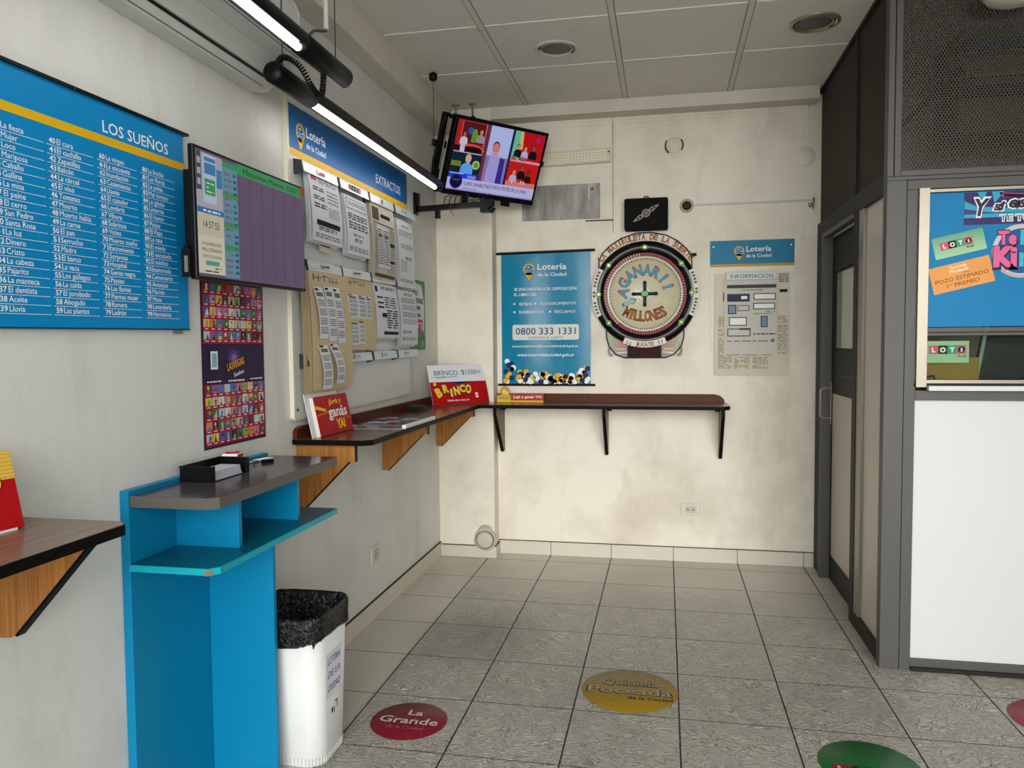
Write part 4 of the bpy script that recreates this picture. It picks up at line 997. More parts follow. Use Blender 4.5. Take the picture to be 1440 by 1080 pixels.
mb.arc_text('MILLONES', 0, .105, .290, -PI/2, 1.12, .070, BRK, 1, inward=True, bold=.05, wk=1.06, n=nf)
mb.arc_text('MILLONES', 0, .105, .288, -PI/2, 1.12, .064, BRN, 3, inward=True, bold=.012, wk=.92, n=nf)
for r_ in (.083, .118): mb.ring(0, 0, r_, r_+.0012, mat('faint_ring', '#b5ab86', .4), 1, nf, 48, 0, 2*PI)
AR = mat('pale_teal_print', '#8fbcb4', .4)
for sc_, mt, lay in ((1.0, INK_B, 1), (.78, AR, 2)):
    pts = [(-.055, -.013), (.012, -.013), (.012, -.026), (.055, 0), (.012, .026), (.012, .013), (-.055, .013)]
    q = .42; mb.poly([(-.103+(p[0]*math.cos(q)-p[1]*math.sin(q))*sc_, -.055+(p[0]*math.sin(q)+p[1]*math.cos(q))*sc_) for p in pts], mt, lay, nf)
for i in range(16):
    a_ = 2*PI*i/16; mb.disc(.052*math.cos(a_), .052*math.sin(a_), .003, INK_K, 1, nf, 6)
plabel(obj('lettering', mb, t), 'turquoise and rust coloured lettering')
mb = MB(); NV = mat('spinner_navy', '#151b46', .3)
for a_ in (0, PI/2, PI, 3*PI/2):
    mb.tube([(0, -.040, 0), (.055*math.cos(a_), -.040, .055*math.sin(a_)), (.078*math.cos(a_), -.040, .078*math.sin(a_)), (.088*math.cos(a_), -.040, .088*math.sin(a_))], [.012, .010, .013, .006], NV, 10)
plabel(obj('spinner', mb, t), 'navy four-armed spinner')
mb = MB(); mb.fbox(-.024, -.018, .024, .018, .03, .058, mat('green_hub', '#5fae62', .25)); plabel(obj('hub', mb, t, bevel=.004), 'green hub')
LGR = mat('diamond_green', '#4f8432', .25); WL = mat('warm_lamp', '#ffd58a', .3, 0, 4)
for k, deg in enumerate((90, 141, 39, 180, 0, 219, 321)):
    a_ = math.radians(deg); c_, s_ = .314*math.cos(a_), .314*math.sin(a_); mb = MB(); tx, tz = -math.sin(a_), math.cos(a_)
    P = [(c_+tx*.036, s_+tz*.036), (c_+.020*math.cos(a_), s_+.020*math.sin(a_)), (c_-tx*.036, s_-tz*.036), (c_-.020*math.cos(a_), s_-.020*math.sin(a_))]
    mb.prism(P, 'y', -.067, -.060, LGR); o = obj('diamond_lamp', mb, t)
    mb = MB(); mb.lathe([(.006, .0665), (.005, .071), (0, .073)], WL if deg in (90, 141, 180) else mat('dim_lamp', '#c9c07a', .3, 0, .6), (c_, 0, s_), 'y', 10); obj('bulb', mb, o)
mb = MB(); mb.tube([(0, -.064, -.318), (0, -.068, -.332)], .003, STEEL, 6); obj('pointer', mb, t)
STR = mat('strip_white', '#d9d7cd', .35)
for nm, a0, a1, tx_, fl in (('left_band', 150, 206, 'GIRE LA RUEDA', 0), ('right_band', -26, 27, 'GANE EL PREMIO', 0)):
    mb = MB(); mb.ring(0, 0, .326, .361, STR, 1, .0635, 24, math.radians(a0), math.radians(a1))
    am = math.radians((a0+a1)/2); sp = math.radians(a1-a0)*.92
    rnd = random.Random(a0)
    for i in range(13):
        q = am-sp/2+sp*(i+.5)/13
        if i in (5, 8): continue
        mb.poly([(r_*math.cos(q+dq), r_*math.sin(q+dq)) for r_, dq in ((.336, -.022), (.354, -.018), (.354, .02), (.336, .022))], mat('olive_print', '#6a5426', .5), 2, .0635)
    # lies on the rounded rim
    obj('rim_band', mb, t)
mb = MB(); mb.ring(0, 0, .325, .368, STR, 1, .0635, 24, math.radians(-114), math.radians(-66)); mb.arc_text('¡¡ JUGATE !!', 0, 0, .361, -PI/2, .74, .028, BRN, 3, inward=True, bold=.03, wk=.95, n=.0635); plabel(obj('rim_band', mb, t), 'white band with brown lettering')
mb = MB()
for bold, mt, lay in ((.05, BRK, 1), (.045, mat('amber_print', '#b9701f', .45), 3)): mb.arc_text('LA MAXIRULETA DE LA SUERTE', 0, 0, .372, PI/2-.01, 1.86, .036 if lay == 3 else .040, mt, lay, bold=bold, wk=.92 if lay == 3 else 1.05, n=.0185)
plabel(obj('crown_lettering', mb, t), 'amber lettering in an arc')

# ---- information board
t = on_back('information_board', 'white notice board with blue heading right of game wheel, partly under newspaper', 'board', 1.80, 1.82)
mb = MB(); mb.fbox(-.272, -.375, .272, .38, .001, .006, mat('board_cream', '#e2ddd1', .35)); obj('panel', mb, t)
mb = MB(); mb.rect(-.272, .222, .272, .38, mat('header_teal', '#00779f', .4), 1, .006); mb.rect(-.272, .204, .272, .222, mat('ochre', '#c9951f', .45), 1, .006)
for u in (-.25, .25): mb.disc(u, .340, .006, INK_W, 2, .006, 10)
obj('header_band', mb, t)
mb = MB(); logo_full(mb, -.115, .298, .092, 2)
for i in range(len(mb.v)): mb.v[i] = (mb.v[i][0], mb.v[i][1]-.006, mb.v[i][2])
obj('lettering', mb, t)
t = on_back('newspaper_page', 'yellowed newspaper page with dense columns pinned over white information board', 'newspaper', 1.808, 1.292, y=YB-.008)
NEWS = mat('newsprint', '#d8cfbb', .75, noise=.08, nscale=6)
mb = MB(); curl(mb, -.25, 0, .235, .688, NEWS, .004, .006); obj('page', mb, t)
mb = MB()
for u0, u1, v0, v1, n_ in ((-.225, -.135, .045, .40, 34), (-.12, -.02, .045, .125, 9), (0, .10, .045, .125, 9), (.16, .225, .14, .40, 26)): mb.scribble(u0, v0, u1, v1, n_, mat('faded_ink', '#8f8675', .7), 1, .5, .0105, .03, int(abs(u0)*100))
mb.scribble(.165, .62, .225, .68, 4, INK_G, 1, .5, .008, .03); mb.rect(.17, .555, .22, .575, INK_K, 1, .009); mb.rect(-.195, .50, -.178, .56, mat('rust_red', '#93412c', .6), 1, .009)
mb.scribble(-.23, .005, .2, .02, 1, mat('faded_ink', '#8f8675', .7), 1, .7, .005, .06)
obj('printing', mb, t)
t = on_back('information_sheet', 'grey printed information sheet with framed pictures, on top of yellowed newspaper', 'sheet', 1.790, 1.42, y=YB-.020)
SH = mat('grey_sheet', '#cfcac0', .6)
mb = MB(); curl(mb, -.170, 0, .170, .535, SH, .003, .005); obj('sheet', mb, t)
mb = MB(); n_ = .0095; DKB = mat('slate_blue', '#2a2f4c', .5)
mb.rect(-.152, .458, .165, .480, mat('charcoal', '#4a4744', .6), 1, n_); mb.scribble(-.05, .440, .08, .448, 1, INK_G, 1, .6, n_, .03)
mb.rect(-.150, .368, -.005, .420, DKB, 1, n_); mb.rect(-.06, .385, -.02, .405, INK_W, 2, n_)
def frame(u0, v0, u1, v1, mt, inner=SH): mb.rect(u0, v0, u1, v1, mt, 1, n_); mb.rect(u0+.006, v0+.006, u1-.006, v1-.006, inner, 2, n_)
CH = mat('charcoal', '#4a4744', .6)
frame(.020, .378, .162, .422, CH, INK_W); frame(.018, .315, .158, .358, CH, INK_W); frame(-.145, .285, -.09, .348, DKB, mat('steel_print', '#7f93a5', .6)); frame(-.082, .305, -.005, .345, INK_G)
frame(-.138, .207, -.022, .265, CH, INK_W); frame(.068, .195, .112, .27, DKB, mat('steel_print', '#7f93a5', .6)); frame(-.148, .135, .003, .188, CH); mb.rect(-.07, .178, .003, .190, CH, 3, n_)
mb.scribble(.02, .145, .165, .155, 1, INK_K, 1, .7, n_, .03); mb.scribble(-.15, .098, .13, .108, 1, INK_G, 1, .6, n_, .06); mb.disc(.145, .106, .012, INK_G, 1, n_, 12)
mb.scribble(-.155, .005, .14, .06, 4, mat('faded_ink', '#8f8675', .7), 1, .4, .005, .08)
mb.scribble(.02, .28, .16, .31, 2, mat('faded_ink', '#8f8675', .7), 1, .4, n_, .06)
obj('printing', mb, t)
mb = MB(); mb.fbox(-.158, .512, .172, .566, .006, .014, mat('label_holder', '#c9ccc6', .25)); o = obj('label_strip', mb, t, bevel=.003)
mb = MB(); mb.text('INFORMACIÓN', .007, .524, .028, mat('deep_blue_print', '#1d5378', .5), 1, 'c', w=.275, bold=.012, n=.0145); obj('lettering', mb, o)

#=========================================================================================
# SHELVES, COUNTER, BIN
#=========================================================================================
EDGE = mat('black_edge_band', '#0c0a09', .5, spec=.08)
ZS = 1.107
def bracket_poly(d, drop, notch=.03, front=.075):
    """(distance from wall, height below shelf): front lip, notch, slanted edge down to the wall"""
    return [(0, 0), (d, 0), (d, -front), (d-notch, -front), (.035, -drop), (0, -drop)]
t = thing('wall_shelf', 'long brown laminate shelf on left wall with red card box and newspaper on it', 'shelf', (XL, -2.17, ZS))
oX, oY, oZ = XL, -2.17, ZS
mb = MB((oX, oY, oZ)); mb.prism([(XL+.001, -2.17), (-.035, -2.17), (.0, -2.135), (.0, -.2), (.0, .034), (XL+.001, .034)], 'z', ZS-.024, ZS-.001, EDGE)
mb.prism([(XL+.001, -2.168), (-.037, -2.168), (-.003, -2.134), (-.003, -.2), (-.003, .032), (XL+.001, .032)], 'z', ZS-.001, ZS, M_TOP)
obj('shelf_board', mb, t)
mb = MB((oX, oY, oZ)); mb.prism([(-2.165, ZS), (-2.165, ZS+.03), (-2.15, ZS+.045), (-2.12, ZS+.052), (.03, ZS+.052), (.03, ZS)], 'x', XL+.001, XL+.022, M_MAHOG); obj('backboard', mb, t)
def left_brackets(t, off, ys, z, d, drop):
    for y in ys:
        mb = MB(off); P = [(XL+.001+a, z+b) for a, b in bracket_poly(d, drop)]
        mb.prism(P, 'y', y, y+.022, M_OAK); o = obj('shelf_bracket', mb, t)
        mb = MB(off); mb.box(XL+d, y, z-.075, XL+d+.003, y+.022, z, EDGE)
        a_, b_ = P[3], P[4]; mb.prism([a_, (a_[0]+.003, a_[1]-.002), (b_[0]+.003, b_[1]-.002), b_], 'y', y-.001, y+.023, EDGE); obj('edge_band', mb, o)
left_brackets(t, (oX, oY, oZ), (-2.135, -1.09, -.02), ZS-.024, .275, .285)
t = thing('wall_shelf', 'brown laminate shelf on back wall below blue banner and game wheel', 'shelf', (.8, YB, ZS))
off = (.8, YB, ZS)
mb = MB(off); mb.prism([(.0015, -.2), (1.60, -.2), (1.64, -.16), (1.64, YB-.001), (.05, YB-.001), (.05, .033), (.0015, .033)], 'z', ZS-.024, ZS-.001, EDGE)
mb.prism([(.0015, -.197), (1.60, -.197), (1.637, -.16), (1.637, YB-.002), (.05, YB-.002), (.05, .032), (.0015, .032)], 'z', ZS-.001, ZS, M_TOP); obj('shelf_board', mb, t)
mb = MB(off); mb.prism([(.048, ZS), (.048, ZS+.056), (1.56, ZS+.056), (1.60, ZS+.045), (1.625, ZS+.02), (1.628, ZS)], 'y', YB-.022, YB-.001, M_MAHOG); obj('backboard', mb, t)
for x, dr in ((.085, .335), (.83, .345), (1.60, .355)):
    d = .285; mb = MB(off); P = [(YB-.001-a, ZS-.024+b) for a, b in bracket_poly(d, dr, .012, .055)]
    mb.prism(P, 'x', x-.010, x+.012, wood_material('dull_oak', '#6b543a', '#87704f', (60, 60, 3)) if 'dull_oak' not in MATS else MATS['dull_oak']); o = obj('shelf_bracket', mb, t)
    mb = MB(off); mb.box(x-.0105, YB-d-.004, ZS-.079, x+.0125, YB-d-.001, ZS-.024, EDGE); a_, b_ = P[3], P[4]
    mb.prism([a_, (a_[0]-.003, a_[1]-.003), (b_[0]-.004, b_[1]-.003), b_], 'x', x-.0105, x+.0125, EDGE); obj('edge_band', mb, o)
    mb = MB(off); mb.box(x+(.012 if x < 1.5 else -.04), YB-.14, ZS-.054, x+(.042 if x < 1.5 else -.010), YB-.10, ZS-.024, EDGE); obj('corner_block', mb, o)
# near shelf at the left edge of the picture
ZN = 1.085; yE = -3.605; off = (XL, yE, ZN)
t = thing('wall_shelf', 'brown shelf at left edge of photo under the blue number board', 'shelf', off)
mb = MB(off); xf = -.045
mb.prism([(XL+.001, yE), (xf-.03, yE), (xf, yE-.03), (xf, -4.6), (XL+.001, -4.6)], 'z', ZN-.026, ZN-.001, EDGE); mb.prism([(XL+.001, yE-.002), (xf-.031, yE-.002), (xf-.003, yE-.031), (xf-.003, -4.6), (XL+.001, -4.6)], 'z', ZN-.001, ZN, wood_material('pale_brown_top', '#75604f', '#8d7866', (30, 3, 30), .2)); obj('shelf_board', mb, t)
for y in (-3.69, -4.45):
    mb = MB(off); P = [(XL+.001, ZN-.026), (XL+.262, ZN-.026), (XL+.262, ZN-.034), (XL+.045, ZN-.27), (XL+.03, ZN-.278), (XL+.001, ZN-.278)]
    mb.prism(P, 'y', y, y+.024, M_OAK); o = obj('shelf_bracket', mb, t)
    mb = MB(off); mb.prism([P[2], (P[2][0]+.006, P[2][1]-.002), (P[3][0]+.006, P[3][1]-.003), P[3]], 'y', y-.001, y+.025, EDGE); obj('edge_band', mb, o)

# ---- blue counter
off = (-.2, -2.85, 0)
t = thing('counter', 'bright blue standing counter with dark grey top against left wall', 'counter', off)
CB = mat('counter_blue', '#087fab', .35, noise=.05, nscale=4); CE = mat('turquoise_edge', '#14a5b8', .35); CT = mat('grey_laminate_top', '#47464a', .16); CS = mat('shelf_teal_top', '#116a82', .28)
mb = MB(off); mb.box(XL+.001, -3.256, 0, -.33, -2.43, 1.085, CB); obj('back_panel', mb, t, bevel=.002)
mb = MB(off); mb.prism([(-.329, -3.25), (-.075, -3.25), (-.05, -3.225), (-.05, -2.40), (-.329, -2.40)], 'z', 1.036, 1.0695, mat('grey_edge', '#5d5853', .35)); mb.prism([(-.329, -3.249), (-.076, -3.249), (-.0515, -3.224), (-.0515, -2.401), (-.329, -2.401)], 'z', 1.0695, 1.0705, CT); plabel(obj('counter_top', mb, t), 'dark grey laminate top')
mb = MB(off); mb.prism([(-.329, -3.262), (-.072, -3.262), (-.047, -3.235), (-.047, -2.41), (-.329, -2.41)], 'z', .8455, .8655, CE); mb.prism([(-.329, -3.260), (-.073, -3.260), (-.049, -3.234), (-.049, -2.412), (-.329, -2.412)], 'z', .8655, .8665, CS)
mb.poly([(0, 0), (0, 0), (0, 0)], CE) if False else None
o = obj('lower_shelf', mb, t); plabel(o, 'teal shelf with turquoise edge')
mb = MB(off); mb.prism([(-.082, -3.2635), (-.071, -3.2635), (-.060, -3.2515), (-.064, -3.2495)], 'z', .8452, .8605, mat('chipped_wood', '#86755f', .8)); obj('chipped_corner', mb, o)
for y, x1 in ((-3.035, -.105), (-2.635, -.105)):
    mb = MB(off); mb.box(-.329, y, .8666, x1, y+.02, 1.0355, CB); obj('divider', mb, t, bevel=.001)
mb = MB(off); mb.box(-.329, -2.86, 0, -.086, -2.84, .845, CB); obj('leg_panel', mb, t, bevel=.001)

# ---- rubbish bin
bx, by = -.118, -2.645
t = thing('rubbish_bin', 'white rubbish bin with black liner bag beside blue counter', 'bin', (bx, by, 0))
BINW = mat('bin_white', '#e3e4e1', .35)
def rr(hx, hy, r, n=7):
    pts = []
    for cx, cy, a0 in ((hx-r, hy-r, 0), (-hx+r, hy-r, 90), (-hx+r, -hy+r, 180), (hx-r, -hy+r, 270)):
        for k in range(n): q = math.radians(a0+90*k/(n-1)); pts.append((cx+r*math.cos(q), cy+r*math.sin(q)))
    return pts
def loft(levels, mt, jit=0, seed=0, smooth=True):
    rd = random.Random(seed); mb = MB(); N = len(levels[0][0])
    P = []
    for i in range(N):
        row = []
        for pts, z in levels:
            j = jit if isinstance(jit, (int, float)) else 0
            row.append((pts[i][0]+rd.uniform(-1, 1)*j, pts[i][1]+rd.uniform(-1, 1)*j, z+rd.uniform(-1, 1)*j*1.2))
        P.append(row)
    mb.grid(P, mt, smooth, cu=True); return mb
mb = loft([(rr(.143, .112, .06), 0.0), (rr(.145, .114, .06), .004), (rr(.146, .115, .06), .03), (rr(.1485, .1175, .06), .034), (rr(.157, .158, .07), .535), (rr(.152, .153, .067), .535), (rr(.138, .108, .055), .012)], BINW)
mb.face([(p[0], p[1], .012) for p in rr(.138, .108, .055)], BINW); mb.face([(p[0], p[1], 0.0) for p in rr(.143, .112, .06)][::-1], BINW)
obj('body', mb, t)
RB_ = mat('bin_rib', '#d2d3d0', .4); mb = MB()
P0 = rr(.1485, .1175, .061, 9)
for i in range(0, len(P0)):
    p = P0[i]; q = P0[(i+1) % len(P0)]; L = math.hypot(q[0]-p[0], q[1]-p[1]); k_ = max(1, int(L/.014))
    for s_ in range(k_):
        f = s_/k_; u = (p[0]+(q[0]-p[0])*f, p[1]+(q[1]-p[1])*f); mb.tube([(u[0]*.985, u[1]*.985, .002), (u[0]*1.0, u[1]*1.0, .032)], .0022, RB_, 5, caps=False)
obj('base_ribs', mb, t)
LIN = NT('black_bag'); LIN.set('Base Color', lin('#0c0d0f')); LIN.set('Roughness', .28)
bn = LIN.n('ShaderNodeTexNoise', {'Vector': LIN.n('ShaderNodeTexCoord').outputs['Object'], 'Scale': 38.0, 'Detail': 5.0, 'Distortion': 1.2}).outputs['Fac']
LIN.set('Normal', LIN.n('ShaderNodeBump', {'Strength': .9, 'Distance': .02, 'Height': bn}).outputs[0])
def finer(pts, k=3):
    o = []
    for i, p in enumerate(pts):
        q = pts[(i+1) % len(pts)]
        for s_ in range(k): o.append((p[0]+(q[0]-p[0])*s_/k, p[1]+(q[1]-p[1])*s_/k))
    return o
mb = loft([(finer(rr(.159, .159, .07)), .445), (finer(rr(.164, .165, .072)), .455), (finer(rr(.164, .166, .072)), .50), (finer(rr(.165, .167, .072)), .545), (finer(rr(.160, .162, .07)), .556), (finer(rr(.148, .150, .065)), .545), (finer(rr(.140, .140, .06)), .44), (finer(rr(.125, .12, .055)), .30), (finer(rr(.10, .09, .045)), .16)], LIN.m, .0026, 3)
for i, p in enumerate(mb.v):
    if p[2] < .465 and (abs(p[0]) > .142 or abs(p[1]) > .142): mb.v[i] = (p[0], p[1], p[2]+.010*math.sin(p[0]*13+p[1]*9)+.012)
mb.face([(p[0], p[1], .16) for p in finer(rr(.10, .09, .045))], LIN.m)
plabel(obj('bin_liner', mb, t), 'black plastic liner')
# handwritten note on the right rounded corner
mb = MB(); hw, hh = .155, 0
def side(u, z):      # point on the right flank, u measured along y
    k_ = (z-.034)/(.535-.034); return (.1485+(.157-.1485)*k_+.0012, u, z)
def note(u0, z0, u1, z1, mt, e=0):
    mb.face([tuple(Vector(side(a_, b_))+Vector((e, 0, 0))) for a_, b_ in ((u0, z0), (u1, z0), (u1, z1), (u0, z1))], mt)
note(-.075, .23, .055, .40, PAPER); VI = mat('violet_ink', '#4a3f9c', .6)
for a_, b_ in ((.355, 'LOTERIA'), (.305, 'DE LA'), (.255, 'CIUDAD')):
    vs_, fs_, x0, x1, cap = glyphs(b_, 0, .2); b0 = len(mb.v); k_ = mb.mid(VI); sx = .105/(x1-x0)
    for p in vs_: mb.v.append(tuple(Vector(side(-.063+(p[0]-x0)*sx, a_+p[1]*.026/cap))+Vector((.001, 0, 0))))
    for f in fs_: mb.f.append([b0+i for i in f]); mb.mi.append(k_); mb.sm.append(False)
for u0, z0, u1, z1 in ((.0, .195, .018, .20), (.015, .17, .02, .20), (-.03, .165, -.018, .185), (-.01, .16, -.004, .18)): note(u0, z0, u1, z1, INK_K)
plabel(obj('note', mb, t), 'white note with violet handwriting')
#=========================================================================================
# SMALL THINGS ON THE SHELVES AND COUNTER
#=========================================================================================
def leaning(name, label, cat, bl, br, z, lean, group=None):
    """root at the lower left corner of a board that leans back; local u along its foot, v up its face"""
    d = Vector((br[0]-bl[0], br[1]-bl[1], 0)).normalized(); th = math.radians(lean)
    hor = Vector((-d.y, d.x, 0)); upv = Vector((0, 0, 1))*math.cos(th)+hor*math.sin(th); nn = upv.cross(d)*-1
    M = Matrix((d, d.cross(upv)*-1, upv)).transposed()
    t = thing(name, label, cat, (bl[0], bl[1], z), group=group)
    M = Matrix(((d.x, -(d.cross(upv)).x*-1, upv.x), (d.y, -(d.cross(upv)).y*-1, upv.y), (d.z, -(d.cross(upv)).z*-1, upv.z)))
    y = upv.cross(d)        # local y = away from the viewer
    M = Matrix(((d.x, y.x, upv.x), (d.y, y.y, upv.y), (d.z, y.z, upv.z)))
    t.rotation_euler = M.to_euler(); return t
CARD_RED = mat('glossy_red_card', '#b01217', .4, spec=.15)
t = leaning('card_box', 'red card box with yellow and white lettering leaning at near end of left shelf', 'card box', (-.255, -2.10), (-.252, -1.75), 1.110, 12)
mb = MB(); mb.box(0, .002, 0, .35, .022, .178, mat('card_core', '#dcd6cb', .6)); obj('pad', mb, t, bevel=.001)
mb = MB(); mb.box(0, 0, 0, .35, .0025, .179, CARD_RED)
mb.poly([(0, .125), (.10, .105), (.10, .118), (0, .140)], YEL, 1); mb.poly([(0, .09), (.12, .10), (.35, .055), (.35, .061), (.12, .108), (0, .098)], mat('orange_swirl', '#e2622a', .4), 1); mb.rect(.092, 0, .096, .179, mat('bright_red', '#e03a2c', .4), 1)
obj('front_cover', mb, t)
mb = MB(); mb.text('¡Jugá y', .205, .138, .024, YEL, 2, 'c', w=.135, bold=.03); mb.text('ganás', .215, .078, .050, INK_W, 2, 'c', w=.20, bold=.022); mb.text('YA!', .225, .022, .042, YEL, 2, 'c', w=.095, bold=.06); obj('lettering', mb, t)
mb = MB(); mb.box(-.035, .024, 0, .30, .027, .200, PAPER); plabel(obj('back_card', mb, t), 'white backing card')
mb = MB(); mb.box(.22, .03, .16, .235, .04, .21, BLACK); mb.box(.215, .024, .19, .30, .0235, .225, PAPER); obj('clip', mb, t)

t = thing('magazine', 'folded colour magazine lying open on left shelf beside red card box', 'magazine', (-.155, -1.50, ZS+.0005))
mb = MB(); W2 = .16
P = [[(-.15+.165*2*i/8*.93, -.24+.5*j/8, .004+.004*math.sin(i*.8)+.003*math.sin(j)) for j in range(9)] for i in range(9)]
MAGP = mat('magazine_paper', '#8f8c8c', .4); mb.box(-.15, -.24, 0, .15, .25, .003, MAGP); mb.grid(P, MAGP); o = obj('pages', mb, t)
mb = MB(); mb.tube([(.155, -.235, .012), (.158, .0, .012), (.155, .25, .010)], .011, PAPER, 10); obj('rolled_edge', mb, t)
mb = MB(); rd = random.Random(21); cc = [pm[i] for i in (2, 7, 8, 9, 11, 14, 1)]+[INK_G, INK_G, PAPER]
for i in range(46):
    u = rd.uniform(-.14, .10); v = rd.uniform(-.23, .2); du, dv = rd.uniform(.015, .05), rd.uniform(.02, .07); z = .0095+i*.00006
    mb.face([(u, v, z), (min(u+du, .145), v, z), (min(u+du, .145), min(v+dv, .245), z), (u, min(v+dv, .245), z)], rd.choice(cc))
obj('printing', mb, t)
t = thing('pencil_box', 'small low black box on left shelf against its backboard', 'box', (-.285, -.70, ZS))
mb = MB(); mb.box(-.045, -.085, 0, .045, .085, .03, BLACK); obj('body', mb, t, bevel=.003)
mb = MB(); mb.box(-.040, -.08, .03, .040, .08, .034, mat('soft_black', '#1d1d1f', .5)); mb.box(.0455, .03, .008, .046, .06, .022, INK_G); obj('lid', mb, t)

t = leaning('price_sign', 'red and white price card with handwriting leaning across shelf corner', 'sign', (-.283, -.335), (.028, -.017), 1.111, 18)
mb = MB(); mb.box(0, 0, 0, .445, .004, .278, PAPER); obj('card', mb, t)
mb = MB(); mb.rect(.0, .0, .445, .158, CARD_RED, 1); mb.poly([(.10, .158), (.19, .150), (.23, .14), (.29, .152), (.36, .158)], NAVY, 2)
mb.rect(.40, .003, .445, .1, mat('deep_red', '#a31218', .3), 2); obj('red_band', mb, t)
mb = MB()
for k, (ch, u, v, ro, h_) in enumerate((('B', .066, .058, .35, .062), ('R', .118, .085, .15, .055), ('I', .155, .055, 0, .052), ('N', .200, .066, .12, .058), ('C', .243, .085, -.05, .050), ('O', .288, .075, -.15, .060))):
    mb.text(ch, u, v, h_, NAVY, 3, 'c', rot=ro, bold=.15, w=.054 if ch != 'I' else .026); mb.text(ch, u, v, h_, YEL, 4, 'c', rot=ro, bold=.06, w=.046 if ch != 'I' else .018)
mb.text('Lluvia de a una y b', .20, .022, .013, INK_W, 3, 'c', w=.17, bold=.02); mb.rect(.342, .04, .362, .075, INK_W, 3); mb.disc(.352, .058, .006, CARD_RED, 4); mb.disc(.036, .143, .012, YEL, 3)
PEN = mat('pen_ink', '#2f4a4c', .6)
mb.text('BRÍNCO', .045, .205, .034, PEN, 2, w=.185, shear=-.1); mb.text('$1500=', .26, .208, .034, PEN, 2, w=.155, shear=-.05); mb.line((.04, .192), (.13, .196), .003, PEN, 2); mb.line((.055, .184), (.22, .196), .003, PEN, 2)
obj('lettering', mb, t)

t = thing('ticket_display', 'low red strip display with small yellow figure on back shelf under banner', 'display', (.06, .10, ZS))
mb = MB(); mb.box(0, -.02, 0, .332, .02, .010, YEL); mb.box(.0, .008, .01, .332, .016, .06, mat('dull_red_card', '#a83a2c', .4)); obj('stand', mb, t, bevel=.001)
mb = MB(); mb.box(.0, -.018, .010, .10, .0, .046, mat('yellow_card', '#d8b24a', .5)); mb.poly([(.03, .046), (.022, .075), (.03, .10), (.048, .112), (.07, .106), (.085, .085), (.082, .046)], mat('yellow_figure', '#c79a2c', .5), 1, .010)
mb.prism([(.03, .046), (.022, .075), (.03, .10), (.048, .112), (.07, .106), (.085, .085), (.082, .046)], 'y', -.008, 0, mat('yellow_figure', '#c79a2c', .5)); mb.disc(.055, .07, .018, mat('pale_yellow', '#e0cc82', .5), 2, .010); mb.rect(.062, .05, .085, .068, mat('pale_yellow', '#e0cc82', .5), 3, .010)
plabel(obj('yellow_figure', mb, t), 'plain yellow cut-out shape')
mb = MB(); mb.text('Jugá y ganás YA!', .112, .026, .019, INK_W, 1, w=.205, bold=.015); 
for i in range(len(mb.v)): mb.v[i] = (mb.v[i][0], mb.v[i][1]+.0075, mb.v[i][2])
mb.text('SORTEO', .05, .020, .014, mat('green_print', '#2e8a5a', .5), 1, 'c', w=.085, bold=.03, n=.018); obj('lettering', mb, t)

t = thing('paper_tray', 'open black plastic tray on dark grey counter top', 'tray', (-.266, -2.90, 1.0706))
mb = MB(); w_, d_, h_ = .058, .115, .052
mb.box(-w_, -d_, 0, w_, d_, .003, BLACK)
mb.box(-w_, -d_, .003, w_, -d_+.003, h_, BLACK); mb.box(-w_, d_-.003, .003, w_, d_, h_, BLACK); mb.box(-w_, -d_, .003, -w_+.003, d_, h_, BLACK)
mb.box(w_-.003, -d_, .003, w_, -d_+.02, h_, BLACK); mb.box(w_-.003, .095, .003, w_, d_, h_, BLACK); mb.box(-w_-.003, -d_-.003, h_-.004, w_+.003, -d_+.003, h_, BLACK)
obj('tray', mb, t, bevel=.001)
t = thing('paper_slips', 'pale lilac paper slips lying inside the black tray', 'papers', (-.256, -2.90, 1.0740))
mb = MB(); LIL = mat('lilac_paper', '#cfc6dc', .6)
for k in range(9): mb.box(-.045, -.085+.004*k, .003*k, .045-.004*k*.5, .07+.002*k, .003*k+.0018, LIL if k % 2 else PAPER)
obj('slips', mb, t)
t = thing('card_cube', 'small white box with red round top behind black tray on counter', 'box', (-.292, -2.752, 1.0705), (0, 0, .15))
mb = MB(); mb.box(-.028, -.028, 0, .028, .028, .060, PAPER); obj('body', mb, t, bevel=.003)
mb = MB(); mb.lathe([(0, .064), (.024, .063), (.027, .060)], RED, n=20); mb.lathe([(.0, .0655), (.010, .0645)], INK_W, n=14); plabel(obj('lid', mb, t), 'red round lid')
mb = MB(); mb.rect(-.02, .01, .02, .045, mat('green_print', '#2e8a5a', .5), 1, .028); mb.line((-.022, .012), (.02, .045), .008, YEL, 2, .028); mb.rect(-.024, .046, .024, .056, RED, 1, .028)
mb.v = [(-p[1]+0, p[0], p[2]) for p in mb.v]      # turn to the +x side
obj('printing', mb, t)
t = thing('pen_cord', 'white cord with loose loop lying on dark counter top beside small box', 'cord', (-.27, -2.62, 1.0745))
mb = MB(); pts = [(-.03, -.11, 0), (-.03, -.06, 0), (-.035, .0, 0), (-.03, .05, 0), (.0, .085, .003), (.03, .06, .010), (.028, .02, .016), (.0, .0, .012), (-.026, .015, .006), (-.022, .05, .002), (.008, .075, .0)]
path = [cat(pts, i/90) for i in range(91)]; mb.tube(path, .0035, W_(), 6); obj('cord', mb, t)
mb = MB(); mb.tube([(.005, .02, .002), (.02, .035, .002), (.03, .06, .002)], .007, BLACK, 8); plabel(obj('end_stop', mb, t), 'dark end piece')

